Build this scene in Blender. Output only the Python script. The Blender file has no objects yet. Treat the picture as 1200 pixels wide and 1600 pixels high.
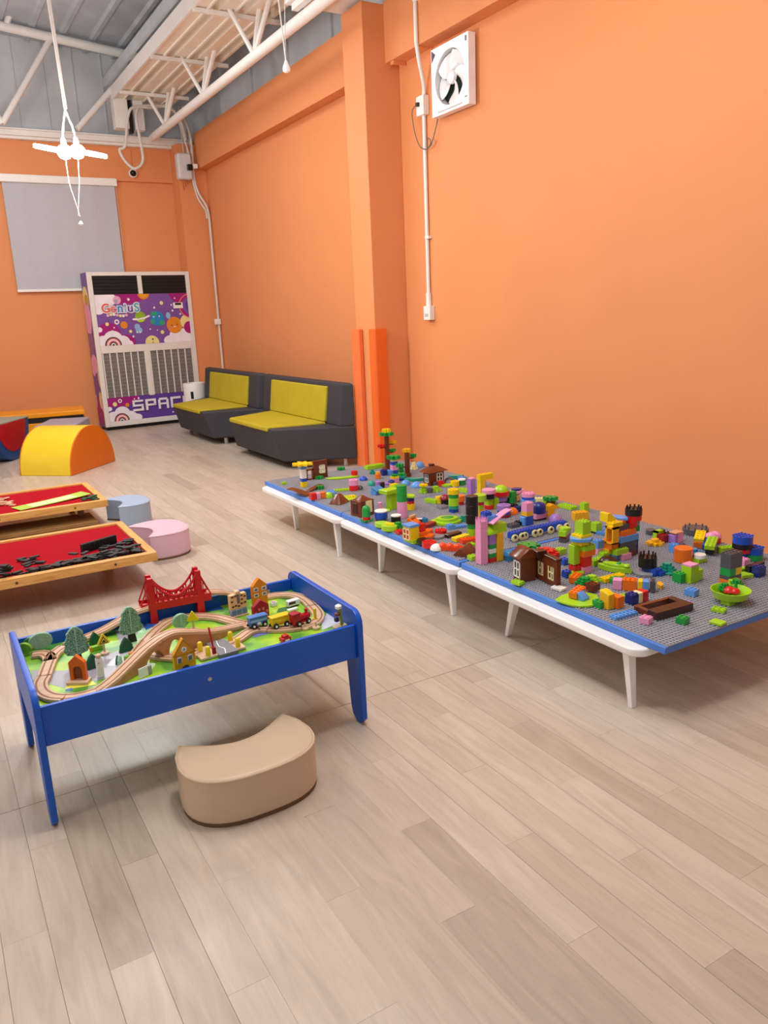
import bpy, bmesh, math, random
from mathutils import Vector, Matrix
random.seed(7)
C = bpy.context.scene.collection
SC = bpy.context.scene

# ------------------------------------------------------------------ camera
cam_data = bpy.data.cameras.new('camera')
cam_data.sensor_fit = 'HORIZONTAL'; cam_data.sensor_width = 36.0; cam_data.lens = 36.676
cam_data.clip_start = 0.05; cam_data.clip_end = 100
cam = bpy.data.objects.new('camera', cam_data); C.objects.link(cam)
cam.matrix_world = Matrix(((0.858856, 0.160447, -0.486439, 0.0),
                           (-0.510569, 0.192039, -0.838117, 0.0),
                           (-0.041058, 0.968183, 0.246853, 1.45),
                           (0, 0, 0, 1)))
SC.camera = cam

# ------------------------------------------------------------------ world, lamps, exposure
wd = bpy.data.worlds.new('world'); SC.world = wd; wd.use_nodes = True
wd.node_tree.nodes['Background'].inputs[0].default_value = (0.93, 0.96, 1.0, 1)
wd.node_tree.nodes['Background'].inputs[1].default_value = 0.30

def lamp(x, y, z, w, size=0.5, col=(1.0, 0.985, 0.965), kind='AREA'):
    l = bpy.data.lights.new('lamp_or_fill_light', kind); l.energy = w; l.color = col
    if kind == 'AREA':
        l.shape = 'DISK'; l.size = size
    else:
        l.shadow_soft_size = size
    o = bpy.data.objects.new('lamp_or_fill_light', l); o.location = (x, y, z); C.objects.link(o)
    return o
# the hall's other hanging lamps (same kind as the one in view), outside the frame
lamp(-2.4, 6.0, 3.2, 45, 0.25, kind='POINT')
lamp(-2.4, 1.0, 3.2, 45, 0.3, kind='POINT')
lamp(1.1, 2.0, 3.3, 105, 0.2, kind='POINT')
lamp(1.1, -1.8, 3.3, 45, 0.3, kind='POINT')
lamp(0.8, 9.6, 3.6, 60, 0.3, kind='POINT')
# broad soft fill discs added below the roof, not fixtures
for (lx, ly, lw) in ((1.6, 3.0, 72), (1.4, 7.8, 92), (-2.0, 4.0, 60)):
    lamp(lx, ly, 4.25, lw, 2.2)

SC.view_settings.view_transform = 'Standard'; SC.view_settings.look = 'None'
SC.view_settings.exposure = -0.14; SC.view_settings.gamma = 1.0
SC.view_settings.use_curve_mapping = False
SC.cycles.use_denoising = True
SC.cycles.max_bounces = 8

# ------------------------------------------------------------------ materials
def lin(c):
    return tuple((v / 12.92 if v <= 0.04045 else ((v + 0.055) / 1.055) ** 2.4) for v in c)
def rgb(h):
    return lin(tuple(int(h[i:i + 2], 16) / 255 for i in (0, 2, 4)))
MATS = {}
def M(name, hexc, rough=0.5, spec=0.4, var=0.06, scale=8.0, bump=0.0, bscale=60.0, metal=0.0, coat=0.0, emit=0.0):
    """plain surface: base colour with a little procedural unevenness, optional fine relief"""
    if name in MATS: return MATS[name]
    m = bpy.data.materials.new(name); m.use_nodes = True; MATS[name] = m
    nt = m.node_tree; b = nt.nodes['Principled BSDF']; c = rgb(hexc)
    b.inputs['Roughness'].default_value = rough
    b.inputs['Specular IOR Level'].default_value = spec
    b.inputs['Metallic'].default_value = metal
    b.inputs['Coat Weight'].default_value = coat
    tc = nt.nodes.new('ShaderNodeTexCoord')
    n = nt.nodes.new('ShaderNodeTexNoise'); n.inputs['Scale'].default_value = scale; n.inputs['Detail'].default_value = 3
    nt.links.new(tc.outputs['Object'], n.inputs['Vector'])
    r = nt.nodes.new('ShaderNodeValToRGB')
    r.color_ramp.elements[0].position = 0.3; r.color_ramp.elements[1].position = 0.7
    r.color_ramp.elements[0].color = tuple(v * (1 - var) for v in c) + (1,)
    r.color_ramp.elements[1].color = tuple(min(1, v * (1 + var)) for v in c) + (1,)
    nt.links.new(n.outputs['Fac'], r.inputs['Fac']); nt.links.new(r.outputs['Color'], b.inputs['Base Color'])
    if bump > 0:
        n2 = nt.nodes.new('ShaderNodeTexNoise'); n2.inputs['Scale'].default_value = bscale; n2.inputs['Detail'].default_value = 4
        nt.links.new(tc.outputs['Object'], n2.inputs['Vector'])
        bp = nt.nodes.new('ShaderNodeBump'); bp.inputs['Strength'].default_value = bump; bp.inputs['Distance'].default_value = 0.004
        nt.links.new(n2.outputs['Fac'], bp.inputs['Height']); nt.links.new(bp.outputs['Normal'], b.inputs['Normal'])
    if emit > 0:
        b.inputs['Emission Color'].default_value = c + (1,); b.inputs['Emission Strength'].default_value = emit
    return m
def wood(name, h1, h2, axis=1, stretch=14.0, rough=0.45, scale=6.0, tone=False):
    """wood grain running along AXIS; tone: every board gets its own shade"""
    if name in MATS: return MATS[name]
    m = bpy.data.materials.new(name); m.use_nodes = True; MATS[name] = m
    nt = m.node_tree; N = nt.nodes; L = nt.links; b = N['Principled BSDF']
    b.inputs['Roughness'].default_value = rough; b.inputs['Specular IOR Level'].default_value = 0.4
    geo = N.new('ShaderNodeNewGeometry') if tone else N.new('ShaderNodeTexCoord')
    mp = N.new('ShaderNodeMapping'); s = [stretch] * 3; s[axis] = 1.0; mp.inputs['Scale'].default_value = s
    src = geo.outputs['Position'] if tone else geo.outputs['Object']
    if tone:
        oi = N.new('ShaderNodeObjectInfo'); at = N.new('ShaderNodeAttribute'); at.attribute_name = 'tone'
        ad = N.new('ShaderNodeMath'); ad.operation = 'ADD'
        L.new((at if tone == 'attr' else oi).outputs['Fac' if tone == 'attr' else 'Random'], ad.inputs[0]); ad.inputs[1].default_value = 0.0
        off = N.new('ShaderNodeCombineXYZ'); mu = N.new('ShaderNodeMath'); mu.operation = 'MULTIPLY'; mu.inputs[1].default_value = 37.0
        L.new(ad.outputs[0], mu.inputs[0]); L.new(mu.outputs[0], off.inputs[1]); L.new(mu.outputs[0], off.inputs[0])
        va = N.new('ShaderNodeVectorMath'); L.new(src, va.inputs[0]); L.new(off.outputs[0], va.inputs[1]); src = va.outputs[0]
    L.new(src, mp.inputs['Vector'])
    n = N.new('ShaderNodeTexNoise'); n.inputs['Scale'].default_value = scale; n.inputs['Detail'].default_value = 6
    n.inputs['Roughness'].default_value = 0.62; n.inputs['Distortion'].default_value = 0.6
    L.new(mp.outputs[0], n.inputs['Vector'])
    r = N.new('ShaderNodeValToRGB'); e = r.color_ramp.elements
    e[0].position = 0.28; e[1].position = 0.68; e[0].color = rgb(h1) + (1,); e[1].color = rgb(h2) + (1,)
    L.new(n.outputs['Fac'], r.inputs['Fac']); col = r.outputs['Color']
    if tone:
        r2 = N.new('ShaderNodeValToRGB'); q = r2.color_ramp.elements
        q[0].position = 0.0; q[0].color = (0.78, 0.755, 0.73, 1); q[1].position = 1.0; q[1].color = (1.04, 1.04, 1.04, 1)
        k = r2.color_ramp.elements.new(0.07); k.color = (0.90, 0.875, 0.85, 1)
        k = r2.color_ramp.elements.new(0.4); k.color = (0.97, 0.95, 0.93, 1)
        k = r2.color_ramp.elements.new(0.7); k.color = (1.0, 0.985, 0.96, 1)
        L.new(ad.outputs[0], r2.inputs['Fac'])
        mx = N.new('ShaderNodeMix'); mx.data_type = 'RGBA'; mx.blend_type = 'MULTIPLY'; mx.inputs['Factor'].default_value = 1.0
        L.new(col, mx.inputs['A']); L.new(r2.outputs['Color'], mx.inputs['B']); col = mx.outputs['Result']
        n.inputs['Distortion'].default_value = 1.2
    L.new(col, b.inputs['Base Color'])
    bp = N.new('ShaderNodeBump'); bp.inputs['Strength'].default_value = 0.08; bp.inputs['Distance'].default_value = 0.002
    L.new(n.outputs['Fac'], bp.inputs['Height']); L.new(bp.outputs['Normal'], b.inputs['Normal'])
    return m

wall_m = M('orange_wall_paint', 'E2935F', rough=0.62, spec=0.3, var=0.025, scale=1.3, bump=0.12, bscale=45)
white_m = M('white_paint', 'E9E6E2', rough=0.45, var=0.03, bump=0.05)
whitegloss_m = M('white_plastic', 'F1EEEA', rough=0.3, spec=0.5, var=0.015)
sheet_m = M('grey_metal_sheet', 'CED1D5', rough=0.42, spec=0.5, var=0.10, scale=2.2, bump=0.1, bscale=6)
roof_m = M('roof_foil_sheet', 'B4BAC2', rough=0.5, var=0.12, scale=3, bump=0.2, bscale=5)
black_m = M('black_grille', '141312', rough=0.5, var=0.2)
dark_m = M('dark_gap', '2A2521', rough=0.8)
blind_m = M('blind_fabric', 'BDBDC3', rough=0.75, var=0.02, scale=30, bump=0.12, bscale=260)
bluepaint_m = M('blue_painted_board', '0C55C0', rough=0.38, spec=0.45, var=0.03, bump=0.04)
charcoal_m = M('charcoal_upholstery', '3D3C42', rough=0.62, spec=0.3, var=0.06, bump=0.1, bscale=220)
lime_fabric_m = M('lime_upholstery', 'B9A726', rough=0.68, spec=0.3, var=0.05, scale=5, bump=0.12, bscale=160)
chrome_m = M('brushed_steel', 'B8B8BA', rough=0.3, metal=0.9, var=0.02)
felt_m = M('red_felt', 'A50018', rough=0.9, spec=0.15, var=0.06, scale=20, bump=0.1, bscale=300)
pine_m = wood('pine_wood', 'C98A3E', 'E8B56A', axis=0, stretch=9, rough=0.45, scale=7)
pine_y_m = wood('pine_wood_cross', 'C98A3E', 'E8B56A', axis=1, stretch=9, rough=0.45, scale=7)
oldpine_m = wood('brown_bench_wood', '7B5A30', 'A67F4C', axis=0, stretch=9, rough=0.55, scale=7)
beech_m = wood('beech_track_wood', 'C39878', 'DDB698', axis=0, stretch=5, rough=0.5, scale=16)

# ------------------------------------------------------------------ mesh builder
class MB:
    def __init__(s): s.v = []; s.f = []
    def add(s, vs, fs, mat=None):
        o = len(s.v)
        s.v += [tuple(mat @ Vector(p)) if mat is not None else tuple(p) for p in vs]
        s.f += [tuple(i + o for i in q) for q in fs]; return s
    def box(s, x0, x1, y0, y1, z0, z1, mat=None):
        return s.add([(x0, y0, z0), (x1, y0, z0), (x1, y1, z0), (x0, y1, z0), (x0, y0, z1), (x1, y0, z1), (x1, y1, z1), (x0, y1, z1)],
                     [(0, 3, 2, 1), (4, 5, 6, 7), (0, 1, 5, 4), (1, 2, 6, 5), (2, 3, 7, 6), (3, 0, 4, 7)], mat)
    def hexa(s, bottom, top):
        return s.add(list(bottom) + list(top), [(0, 3, 2, 1), (4, 5, 6, 7), (0, 1, 5, 4), (1, 2, 6, 5), (2, 3, 7, 6), (3, 0, 4, 7)])
    def prism(s, pts, h0, h1, plane='xy', mat=None):
        """extrude a counter-clockwise outline; plane xy -> along z, xz -> along y, yz -> along x"""
        n = len(pts)
        def q(p, h):
            return (p[0], p[1], h) if plane == 'xy' else ((p[0], h, p[1]) if plane == 'xz' else (h, p[0], p[1]))
        vs = [q(p, h0) for p in pts] + [q(p, h1) for p in pts]
        fs = [tuple(range(n - 1, -1, -1)), tuple(range(n, 2 * n))] + [(i, (i + 1) % n, n + (i + 1) % n, n + i) for i in range(n)]
        return s.add(vs, fs, mat)
    def lathe(s, prof, n=20, c=(0, 0, 0), mat=None, sx=1, sy=1):
        vs = []; fs = []
        for (r, z) in prof:
            for k in range(n):
                a = 2 * math.pi * k / n; vs.append((c[0] + r * sx * math.cos(a), c[1] + r * sy * math.sin(a), c[2] + z))
        for j in range(len(prof) - 1):
            for k in range(n):
                fs.append((j * n + k, j * n + (k + 1) % n, (j + 1) * n + (k + 1) % n, (j + 1) * n + k))
        fs.append(tuple(range(n - 1, -1, -1))); fs.append(tuple((len(prof) - 1) * n + k for k in range(n)))
        return s.add(vs, fs, mat)
    def cyl(s, c, r, h, n=16, mat=None, r2=None):
        return s.lathe([(r, 0), (r if r2 is None else r2, h)], n, c, mat)
    def tube(s, pts, r, n=8, r2=None):
        pts = [Vector(p) for p in pts]; m = len(pts); vs = []; fs = []
        up = None
        for i, p in enumerate(pts):
            t = (pts[min(i + 1, m - 1)] - pts[max(i - 1, 0)]).normalized()
            if up is None:
                up = Vector((0, 0, 1)) if abs(t.z) < 0.9 else Vector((1, 0, 0))
            u = t.cross(up).normalized(); w = u.cross(t).normalized(); up = w
            rr = r if r2 is None else r + (r2 - r) * i / max(1, m - 1)
            for k in range(n):
                a = 2 * math.pi * k / n
                vs.append(tuple(p + u * (rr * math.cos(a)) + w * (rr * math.sin(a))))
        for i in range(m - 1):
            for k in range(n):
                fs.append((i * n + k, i * n + (k + 1) % n, (i + 1) * n + (k + 1) % n, (i + 1) * n + k))
        fs.append(tuple(range(n - 1, -1, -1))); fs.append(tuple((m - 1) * n + k for k in range(n)))
        return s.add(vs, fs)
    def ribbon(s, pts, w, z0, z1, zs=None):
        """flat strip of width w along a polyline, from z0 to z1 (zs: its own height per point)"""
        n = len(pts); vs = []; fs = []
        for i, p in enumerate(pts):
            a = Vector(pts[max(i - 1, 0)][:2]); b = Vector(pts[min(i + 1, n - 1)][:2]); t = (b - a).normalized(); nn = Vector((-t.y, t.x)) * w / 2
            h = zs[i] if zs else 0
            for sgn, z in ((1, z0), (-1, z0), (-1, z1), (1, z1)):
                vs.append((p[0] + sgn * nn.x, p[1] + sgn * nn.y, z + h))
        for i in range(n - 1):
            for k in range(4):
                fs.append((4 * i + k, 4 * i + (k + 1) % 4, 4 * i + 4 + (k + 1) % 4, 4 * i + 4 + k))
        fs.append((0, 3, 2, 1)); fs.append(tuple(4 * (n - 1) + k for k in range(4)))
        return s.add(vs, fs)
    def mesh(s, name, m, bevel=0.0, seg=2, smooth=True, ang=40):
        me = bpy.data.meshes.new(name); me.from_pydata(s.v, [], s.f)
        bm = bmesh.new(); bm.from_mesh(me)
        bmesh.ops.recalc_face_normals(bm, faces=bm.faces)
        if bevel > 0:
            ed = [e for e in bm.edges if len(e.link_faces) == 2 and e.calc_face_angle(0) > 0.6]
            bmesh.ops.bevel(bm, geom=ed, offset=bevel, segments=seg, profile=0.5, affect='EDGES', clamp_overlap=True)
        bm.to_mesh(me); bm.free()
        if smooth:
            for p in me.polygons: p.use_smooth = True
            me.set_sharp_from_angle(angle=math.radians(ang))
        me.materials.append(m); return me
    def build(s, name, m, parent=None, **k):
        o = put(name, s.mesh(name, m, **k), parent)
        if k.get('bevel', 0) > 0:
            w = o.modifiers.new('weighted_normals', 'WEIGHTED_NORMAL'); w.keep_sharp = True
        return o

def put(name, me, parent=None, loc=None, rz=0):
    o = bpy.data.objects.new(name, me); C.objects.link(o)
    if parent is not None: o.parent = parent
    if loc is not None: o.location = loc
    if rz: o.rotation_euler.z = rz
    return o
def tag(o, label=None, cat=None, group=None, kind=None):
    if label: o['label'] = label
    if cat: o['category'] = cat
    if group: o['group'] = group
    if kind: o['kind'] = kind
    return o
def thing(name, label, cat, loc=(0, 0, 0), rz=0, group=None):
    o = bpy.data.objects.new(name, None); C.objects.link(o); o.location = loc; o.rotation_euler.z = rz
    o.empty_display_size = 0.05
    return tag(o, label, cat, group)
def struct(o): o['kind'] = 'structure'; return o
def arc(cx, cy, r, a0, a1, n):
    return [(cx + r * math.cos(math.radians(a0 + (a1 - a0) * i / n)), cy + r * math.sin(math.radians(a0 + (a1 - a0) * i / n))) for i in range(n + 1)]
def smooth_path(pts, sub=6):
    out = []
    P = [Vector(p) for p in pts]; n = len(P)
    for i in range(n - 1):
        p0 = P[max(i - 1, 0)]; p1 = P[i]; p2 = P[i + 1]; p3 = P[min(i + 2, n - 1)]
        for k in range(sub):
            t = k / sub
            out.append(0.5 * ((2 * p1) + (p2 - p0) * t + (2 * p0 - 5 * p1 + 4 * p2 - p3) * t * t + (3 * p1 - p0 - 3 * p2 + p3) * t ** 3))
    out.append(P[-1]); return out

# ------------------------------------------------------------------ the room
X0, XW, YB, YF = -4.2, 4.0, 11.85, -3.0
fl = MB().box(X0 - 0.1, XW + 0.15, YF, YB + 0.15, -0.12, -0.003).build('floor', M('floor_underlay', 'AEA091', rough=0.6)); struct(fl)
plank_m = wood('floor_plank_print', 'B4A698', 'C9BBAD', axis=1, stretch=9, rough=0.34, scale=2.6, tone='obj')
plankattr_m = wood('floor_plank_print_far', 'B4A698', 'C9BBAD', axis=1, stretch=9, rough=0.34, scale=2.6, tone='attr')
PW, PL = 0.1035, 0.92
SEAM_Y = 2.447
boards = []
rows = int((XW - X0) / PW) + 1
for i in range(rows):
    x0 = 1.511 + (i - 55) * PW
    if x0 + PW > XW: x1 = XW
    else: x1 = x0 + PW
    if x0 < X0 or x1 - x0 < 0.02: continue
    ph = (i * 0.618034 % 1) * PL
    y = YF - ph
    while y < YB:
        a, b = max(y, YF), min(y + PL, YB)
        for (u, v) in (((a, SEAM_Y - 0.001), (SEAM_Y + 0.001, b)) if a < SEAM_Y - 0.03 and b > SEAM_Y + 0.03 else ((a, b),)):
            if v - u > 0.02: boards.append((x0, x1, u, v))
        y += PL
ci = cam.matrix_world.inverted()
def in_view(x, y, z=0.0):
    q = ci @ Vector((x, y, z))
    if q.z > -0.1: return False
    return abs(q.x / -q.z) < 0.53 and abs(q.y / -q.z) < 0.70
def vis(b):
    return any(in_view(x, y) for x in (b[0], b[1]) for y in (b[2], (b[2] + b[3]) / 2, b[3]))
seen = sorted([b for b in boards if vis(b)], key=lambda b: (b[0] + b[1]) ** 2 / 4 + ((b[2] + b[3]) / 2) ** 2)
near = seen[:296]; nset = set(near)
pm_cache = {}
for (x0, x1, y0, y1) in near:
    k = (round(x1 - x0, 3), round(y1 - y0, 3))
    if k not in pm_cache:
        g = 0.00025
        pm_cache[k] = MB().box(-k[0] / 2 + g, k[0] / 2 - g, -k[1] / 2 + g, k[1] / 2 - g, -0.004, 0).mesh('plank', plank_m, smooth=False)
    put('plank', pm_cache[k], fl, ((x0 + x1) / 2, (y0 + y1) / 2, 0))
mb = MB()
for (x0, x1, y0, y1) in boards:
    if (x0, x1, y0, y1) in nset: continue
    mb.box(x0 + 0.0002, x1 - 0.0002, y0 + 0.0002, y1 - 0.0002, -0.004, 0)
far = mb.build('plank_field', plankattr_m, fl, smooth=False); far['kind'] = 'stuff'
at = far.data.attributes.new('tone', 'FLOAT', 'FACE')
vals = []
for i in range(len(far.data.polygons) // 6): vals += [random.random()] * 6
at.data.foreach_set('value', vals)

# walls: panel walls set back behind a concrete frame of columns and beams
struct(MB().box(XW, XW + 0.15, YF, YB + 0.15, 0, 3.96).build('wall_right', wall_m))
struct(MB().box(X0 - 0.1, XW, YB, YB + 0.15, 0, 3.85).build('wall_back', wall_m))
struct(MB().box(X0 - 0.15, X0, YF, YB, 0, 5.2).build('wall_left', M('left_wall_paint', 'E8E2DA', rough=0.6)))
struct(MB().box(3.65, XW, 6.31, 6.67, 0, 3.95).build('trim_1', wall_m, bevel=0.006))          # column
struct(MB().box(3.60, XW, 11.5, YB, 0, 3.83).build('trim_2', wall_m, bevel=0.006))            # corner column
struct(MB().box(3.86, XW, 6.67, 11.5, 3.50, 3.965).build('trim_3', wall_m, bevel=0.004))      # far bay beam
struct(MB().box(3.86, XW, YF, 6.31, 3.50, 3.965).build('trim_4', wall_m, bevel=0.004))        # near bay beam
struct(MB().box(X0, 3.60, 11.80, YB, 3.36, 3.80).build('trim_5', wall_m, bevel=0.004))        # back beam
mb = MB().box(X0, 3.86, 11.66, 11.95, 3.83, 3.895); mb.box(X0, 3.86, 11.70, 11.90, 3.795, 3.83); mb.box(X0, 3.86, 11.64, 11.70, 3.895, 3.915)
struct(mb.build('trim_6', white_m, bevel=0.003))                                              # white rail on the back beam
br = MB().prism([(0, 0), (0.12, 0), (0.12, 0.012), (0.012, 0.012), (0.012, 0.05), (0, 0.05)], 0, 0.05, 'xy', Matrix.Translation((3.87, 6.19, 3.47)))
struct(br.build('trim_7', wall_m))

# gable sheets above the back wall and the clerestory sheets above the right beam: ribbed metal, each sheet a part
gb = struct(MB().box(X0, XW + 0.3, 12.02, 12.06, 3.84, 5.6).build('wall_upper_back', sheet_m))
x = X0
while x < XW + 0.1:
    mb = MB().box(x + 0.004, x + 0.366, 12.0, 12.018, 3.84, 5.6); mb.box(x + 0.352, x + 0.372, 11.985, 12.018, 3.84, 5.6)
    mb.build('metal_sheet', sheet_m, gb, bevel=0.003, seg=1); x += 0.37
gr = struct(MB().box(XW + 0.17, XW + 0.2, YF, 12.0, 3.9, 5.5).build('wall_upper_right', sheet_m))
y = YF
while y < 12.0:
    mb = MB().box(XW + 0.15, XW + 0.168, y + 0.004, y + 1.07, 3.9, 5.5); mb.box(XW + 0.118, XW + 0.168, y + 1.03, y + 1.075, 3.9, 5.5)
    mb.build('metal_sheet', sheet_m, gr, bevel=0.003, seg=1); y += 1.08
# roof: long ribbed sheets falling gently to the right wall
rf = struct(MB().hexa([(X0 - 0.2, YF, 5.55), (XW + 0.4, YF, 4.86), (XW + 0.4, 12.2, 4.86), (X0 - 0.2, 12.2, 5.55)],
                      [(X0 - 0.2, YF, 5.62), (XW + 0.4, YF, 4.93), (XW + 0.4, 12.2, 4.93), (X0 - 0.2, 12.2, 5.62)]).build('ceiling', roof_m))
for i in range(24):
    xa = X0 + i * 0.36
    if xa > XW + 0.2: break
    za = 5.55 - (xa - (X0 - 0.2)) * 0.0784
    MB().prism([(-0.05, 0), (-0.025, -0.035), (0.025, -0.035), (0.05, 0)], YF, 12.0, 'xz', Matrix.Translation((xa, 0, za + 0.004))).build('roof_rib', roof_m, rf, smooth=False)

# end truss over the back wall
t = thing('gable_truss', 'white steel pipe truss in front of the grey sheets above the back wall', 'truss', (1.5, 11.4, 3.86))
def bar(name, a, b, r, par, n=12, m=white_m):
    o = Vector(par.location)
    return MB().tube([Vector(a) - o, Vector(b) - o], r, n).build(name, m, par)
bar('top_chord', (-4.2, 11.4, 5.57), (3.75, 11.4, 4.77), 0.055, t)
for (a, b) in (((2.12, 4.92), (1.42, 3.9)), ((3.17, 4.8), (2.3, 3.9)), ((0.7, 5.08), (1.42, 3.9)), ((2.12, 4.92), (2.30, 3.9)), ((0.7, 5.08), (0.3, 3.9)), ((-0.8, 5.2), (0.3, 3.9))):
    if a == (2.12, 4.92) and b == (2.30, 3.9): continue
    bar('web', (a[0], 11.4, a[1]), (b[0], 11.4, b[1]), 0.038, t, 10)
bar('stub', (1.62, 11.42, 5.0), (1.78, 11.05, 5.35), 0.035, t, 8)

# long truss along the right wall
t = thing('roof_truss', 'long white pipe truss running under the roof along the right wall', 'truss', (3.3, 9.0, 3.9))
bar('bottom_chord', (3.30, 11.55, 3.89), (3.30, 4.2, 3.89), 0.05, t, 16)
bar('top_chord', (3.45, 11.55, 4.62), (3.45, 4.2, 4.62), 0.045, t)
for k in range(5):
    yy = 10.9 - k * 1.55
    bar('upright', (3.30, yy, 3.9), (3.45, yy, 4.6), 0.028, t, 8)
    bar('web', (3.30, yy, 3.9), (3.45, yy - 0.42, 4.6), 0.026, t, 8)
    bar('web', (3.30, yy, 3.9), (3.12, yy + 0.1, 4.3), 0.022, t, 8)
o0 = Vector((3.3, 9.0, 3.9))
mb = MB()
mb.box(3.16 - 3.3, 3.72 - 3.3, 6.25 - 9, 6.75 - 9, 3.985 - 3.9, 4.02 - 3.9); mb.box(3.2 - 3.3, 3.26 - 3.3, 6.3 - 9, 6.7 - 9, 3.93 - 3.9, 3.985 - 3.9)
mb.build('bearing_plate', white_m, t, bevel=0.004)

# gutter box with ribbed underside
t = thing('roof_gutter', 'white box gutter with ribbed underside hung below the roof by the right wall', 'gutter', (3.2, 9.0, 4.3))
MB().box(-0.43, -0.40, -5.5, 2.55, -0.02, 0.13).build('fascia', white_m, t, bevel=0.004)
MB().box(-0.48, -0.435, -5.5, 2.55, 0.15, 0.26).build('roof_shadow_band', roof_m, t, bevel=0.004)  # grey strip standing for the shadow where gutter and roof meet
soffit_m = M('pale_soffit_sheet', 'EBDFCD', rough=0.4, var=0.05, scale=3)
mb = MB(); pr = []
xs = -0.40
for k in range(3):
    pr += [(xs, 0.0), (xs + 0.115, 0.0), (xs + 0.135, 0.055), (xs + 0.225, 0.055), (xs + 0.245, 0.0)]; xs += 0.262
pr.append((0.40, 0.0))
mb.prism(pr + [(p[0], p[1] + 0.006) for p in reversed(pr)], -5.5, 2.55, 'xz')
mb.build('ribbed_sheet', soffit_m, t, smooth=False)
rib_m = M('gutter_rib', 'F2EFE6', rough=0.4)
for k in range(3):
    MB().box(-0.40 + k * 0.262 + 0.112, -0.40 + k * 0.262 + 0.136, -5.5, 2.55, -0.012, 0.004).build('rib', rib_m, t, bevel=0.003, seg=1)
for yy in (10.95, 9.45, 7.95, 7.3):
    MB().box(-0.42, 0.46, yy - 9.0 - 0.02, yy - 9.0 + 0.02, -0.05, -0.012).build('strap', white_m, t, bevel=0.003)
MB().box(-0.42, -0.24, 2.35, 2.5, -0.36, 0.0).build('end_drop', white_m, t, bevel=0.006)
MB().box(-0.16, -0.03, 2.38, 2.5, -0.36, 0.0).build('end_drop', white_m, t, bevel=0.006)
MB().box(-0.22, -0.18, 2.4, 2.5, -0.4, 0.0).build('drain_pipe', black_m, t)
MB().box(0.12, 0.17, -0.5, 0.4, 0.058, 0.062).build('dark_slot', black_m, t)
# ------------------------------------------------------------------ lamp in view and other hanging cords
glow_m = M('lit_led_plastic', 'FFFFFF', emit=14.0)
cord_m = M('white_cord', 'DAD6D0', rough=0.6)
LX, LY, LZ = 1.15, 6.0, 2.60
t = thing('hanging_lamp', 'lit white pendant lamp with two round bulbs and folding blades hanging from a forked cord', 'lamp', (LX, LY, LZ))
MB().tube([(-0.06, 0, 2.4), (-0.03, 0, 1.1), (-0.005, 0, 0.25)], 0.006).build('cord', cord_m, t)
MB().tube([(-0.045, 0.03, 2.4), (-0.015, 0.02, 1.0), (0.0, 0, 0.26)], 0.012).build('cord', cord_m, t)
for s in (-1, 1):
    c = (s * 0.038, -0.02 * s, 0)
    MB().tube([(-0.003, 0, 0.255), (s * 0.03, 0, 0.15), (s * 0.044, -0.01 * s, 0.06)], 0.0065).build('cord', cord_m, t)
    MB().lathe([(0.016, 0), (0.02, 0.02), (0.014, 0.05)], 14, (c[0], c[1], 0.028)).build('lamp_holder', whitegloss_m, t)
    MB().lathe([(0.006, -0.056), (0.032, -0.046), (0.05, -0.016), (0.05, 0.012), (0.03, 0.032)], 18, c).build('bulb', glow_m, t)
    MB().prism([(0.02, -0.022), (0.10, -0.028), (0.185, -0.018), (0.197, 0), (0.185, 0.018), (0.10, 0.028), (0.02, 0.022)], -0.016, 0.008, 'xy',
               Matrix.Translation((c[0], c[1], 0.0)) @ Matrix.Rotation(0.13, 4, 'Y') @ Matrix.Rotation(0 if s > 0 else math.pi, 4, 'Z')).build('blade', glow_m, t, bevel=0.003)
    MB().tube([(c[0], c[1], -0.04), (c[0] * 0.8 - 0.005, c[1], -0.2), (0.0 - 0.01 * s, c[1], -0.42)], 0.0022, 6).build('pull_cord', cord_m, t)
MB().lathe([(0.004, 0.0), (0.016, -0.02), (0.012, -0.03)], 12, (0.005, 0, -0.45)).build('pull_knob', whitegloss_m, t)
lt = lamp(LX, LY, LZ - 0.02, 185, 0.13, kind='POINT')

t = thing('pull_cord', 'white pull cord with drop-shaped knob hanging at the top of the right wall truss', 'cord', (2.56, 5.5, 3.13))
MB().tube([(-0.05, 0, 1.6), (-0.04, 0, 0.6), (0, 0, 0.02)], 0.005).build('cord', cord_m, t)
MB().tube([(0.04, 0, 1.6), (0.03, 0, 0.6), (0, 0, 0.10)], 0.003).build('cord', cord_m, t)
MB().lathe([(0.006, 0.045), (0.016, 0.02), (0.028, -0.01), (0.024, -0.03), (0.008, -0.036)], 16).build('knob', whitegloss_m, t)

# white cable loom looping under the gutter end
tag(MB().tube(smooth_path([(3.52, 11.35, 4.28), (3.3, 11.34, 4.22), (3.02, 11.3, 4.19), (2.93, 11.3, 4.05), (2.86, 11.3, 3.72), (2.78, 11.31, 3.66), (2.84, 11.3, 3.52), (2.95, 11.29, 3.44), (3.07, 11.3, 3.55), (3.06, 11.31, 3.86), (3.05, 11.32, 4.1), (3.14, 11.33, 4.22), (3.5, 11.35, 4.24), (3.66, 11.38, 4.1), (3.72, 11.42, 3.86)]), 0.018, 8).build('cable_loom', cord_m),
    'white cable loom looping below the end of the roof gutter', 'cable')

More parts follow.
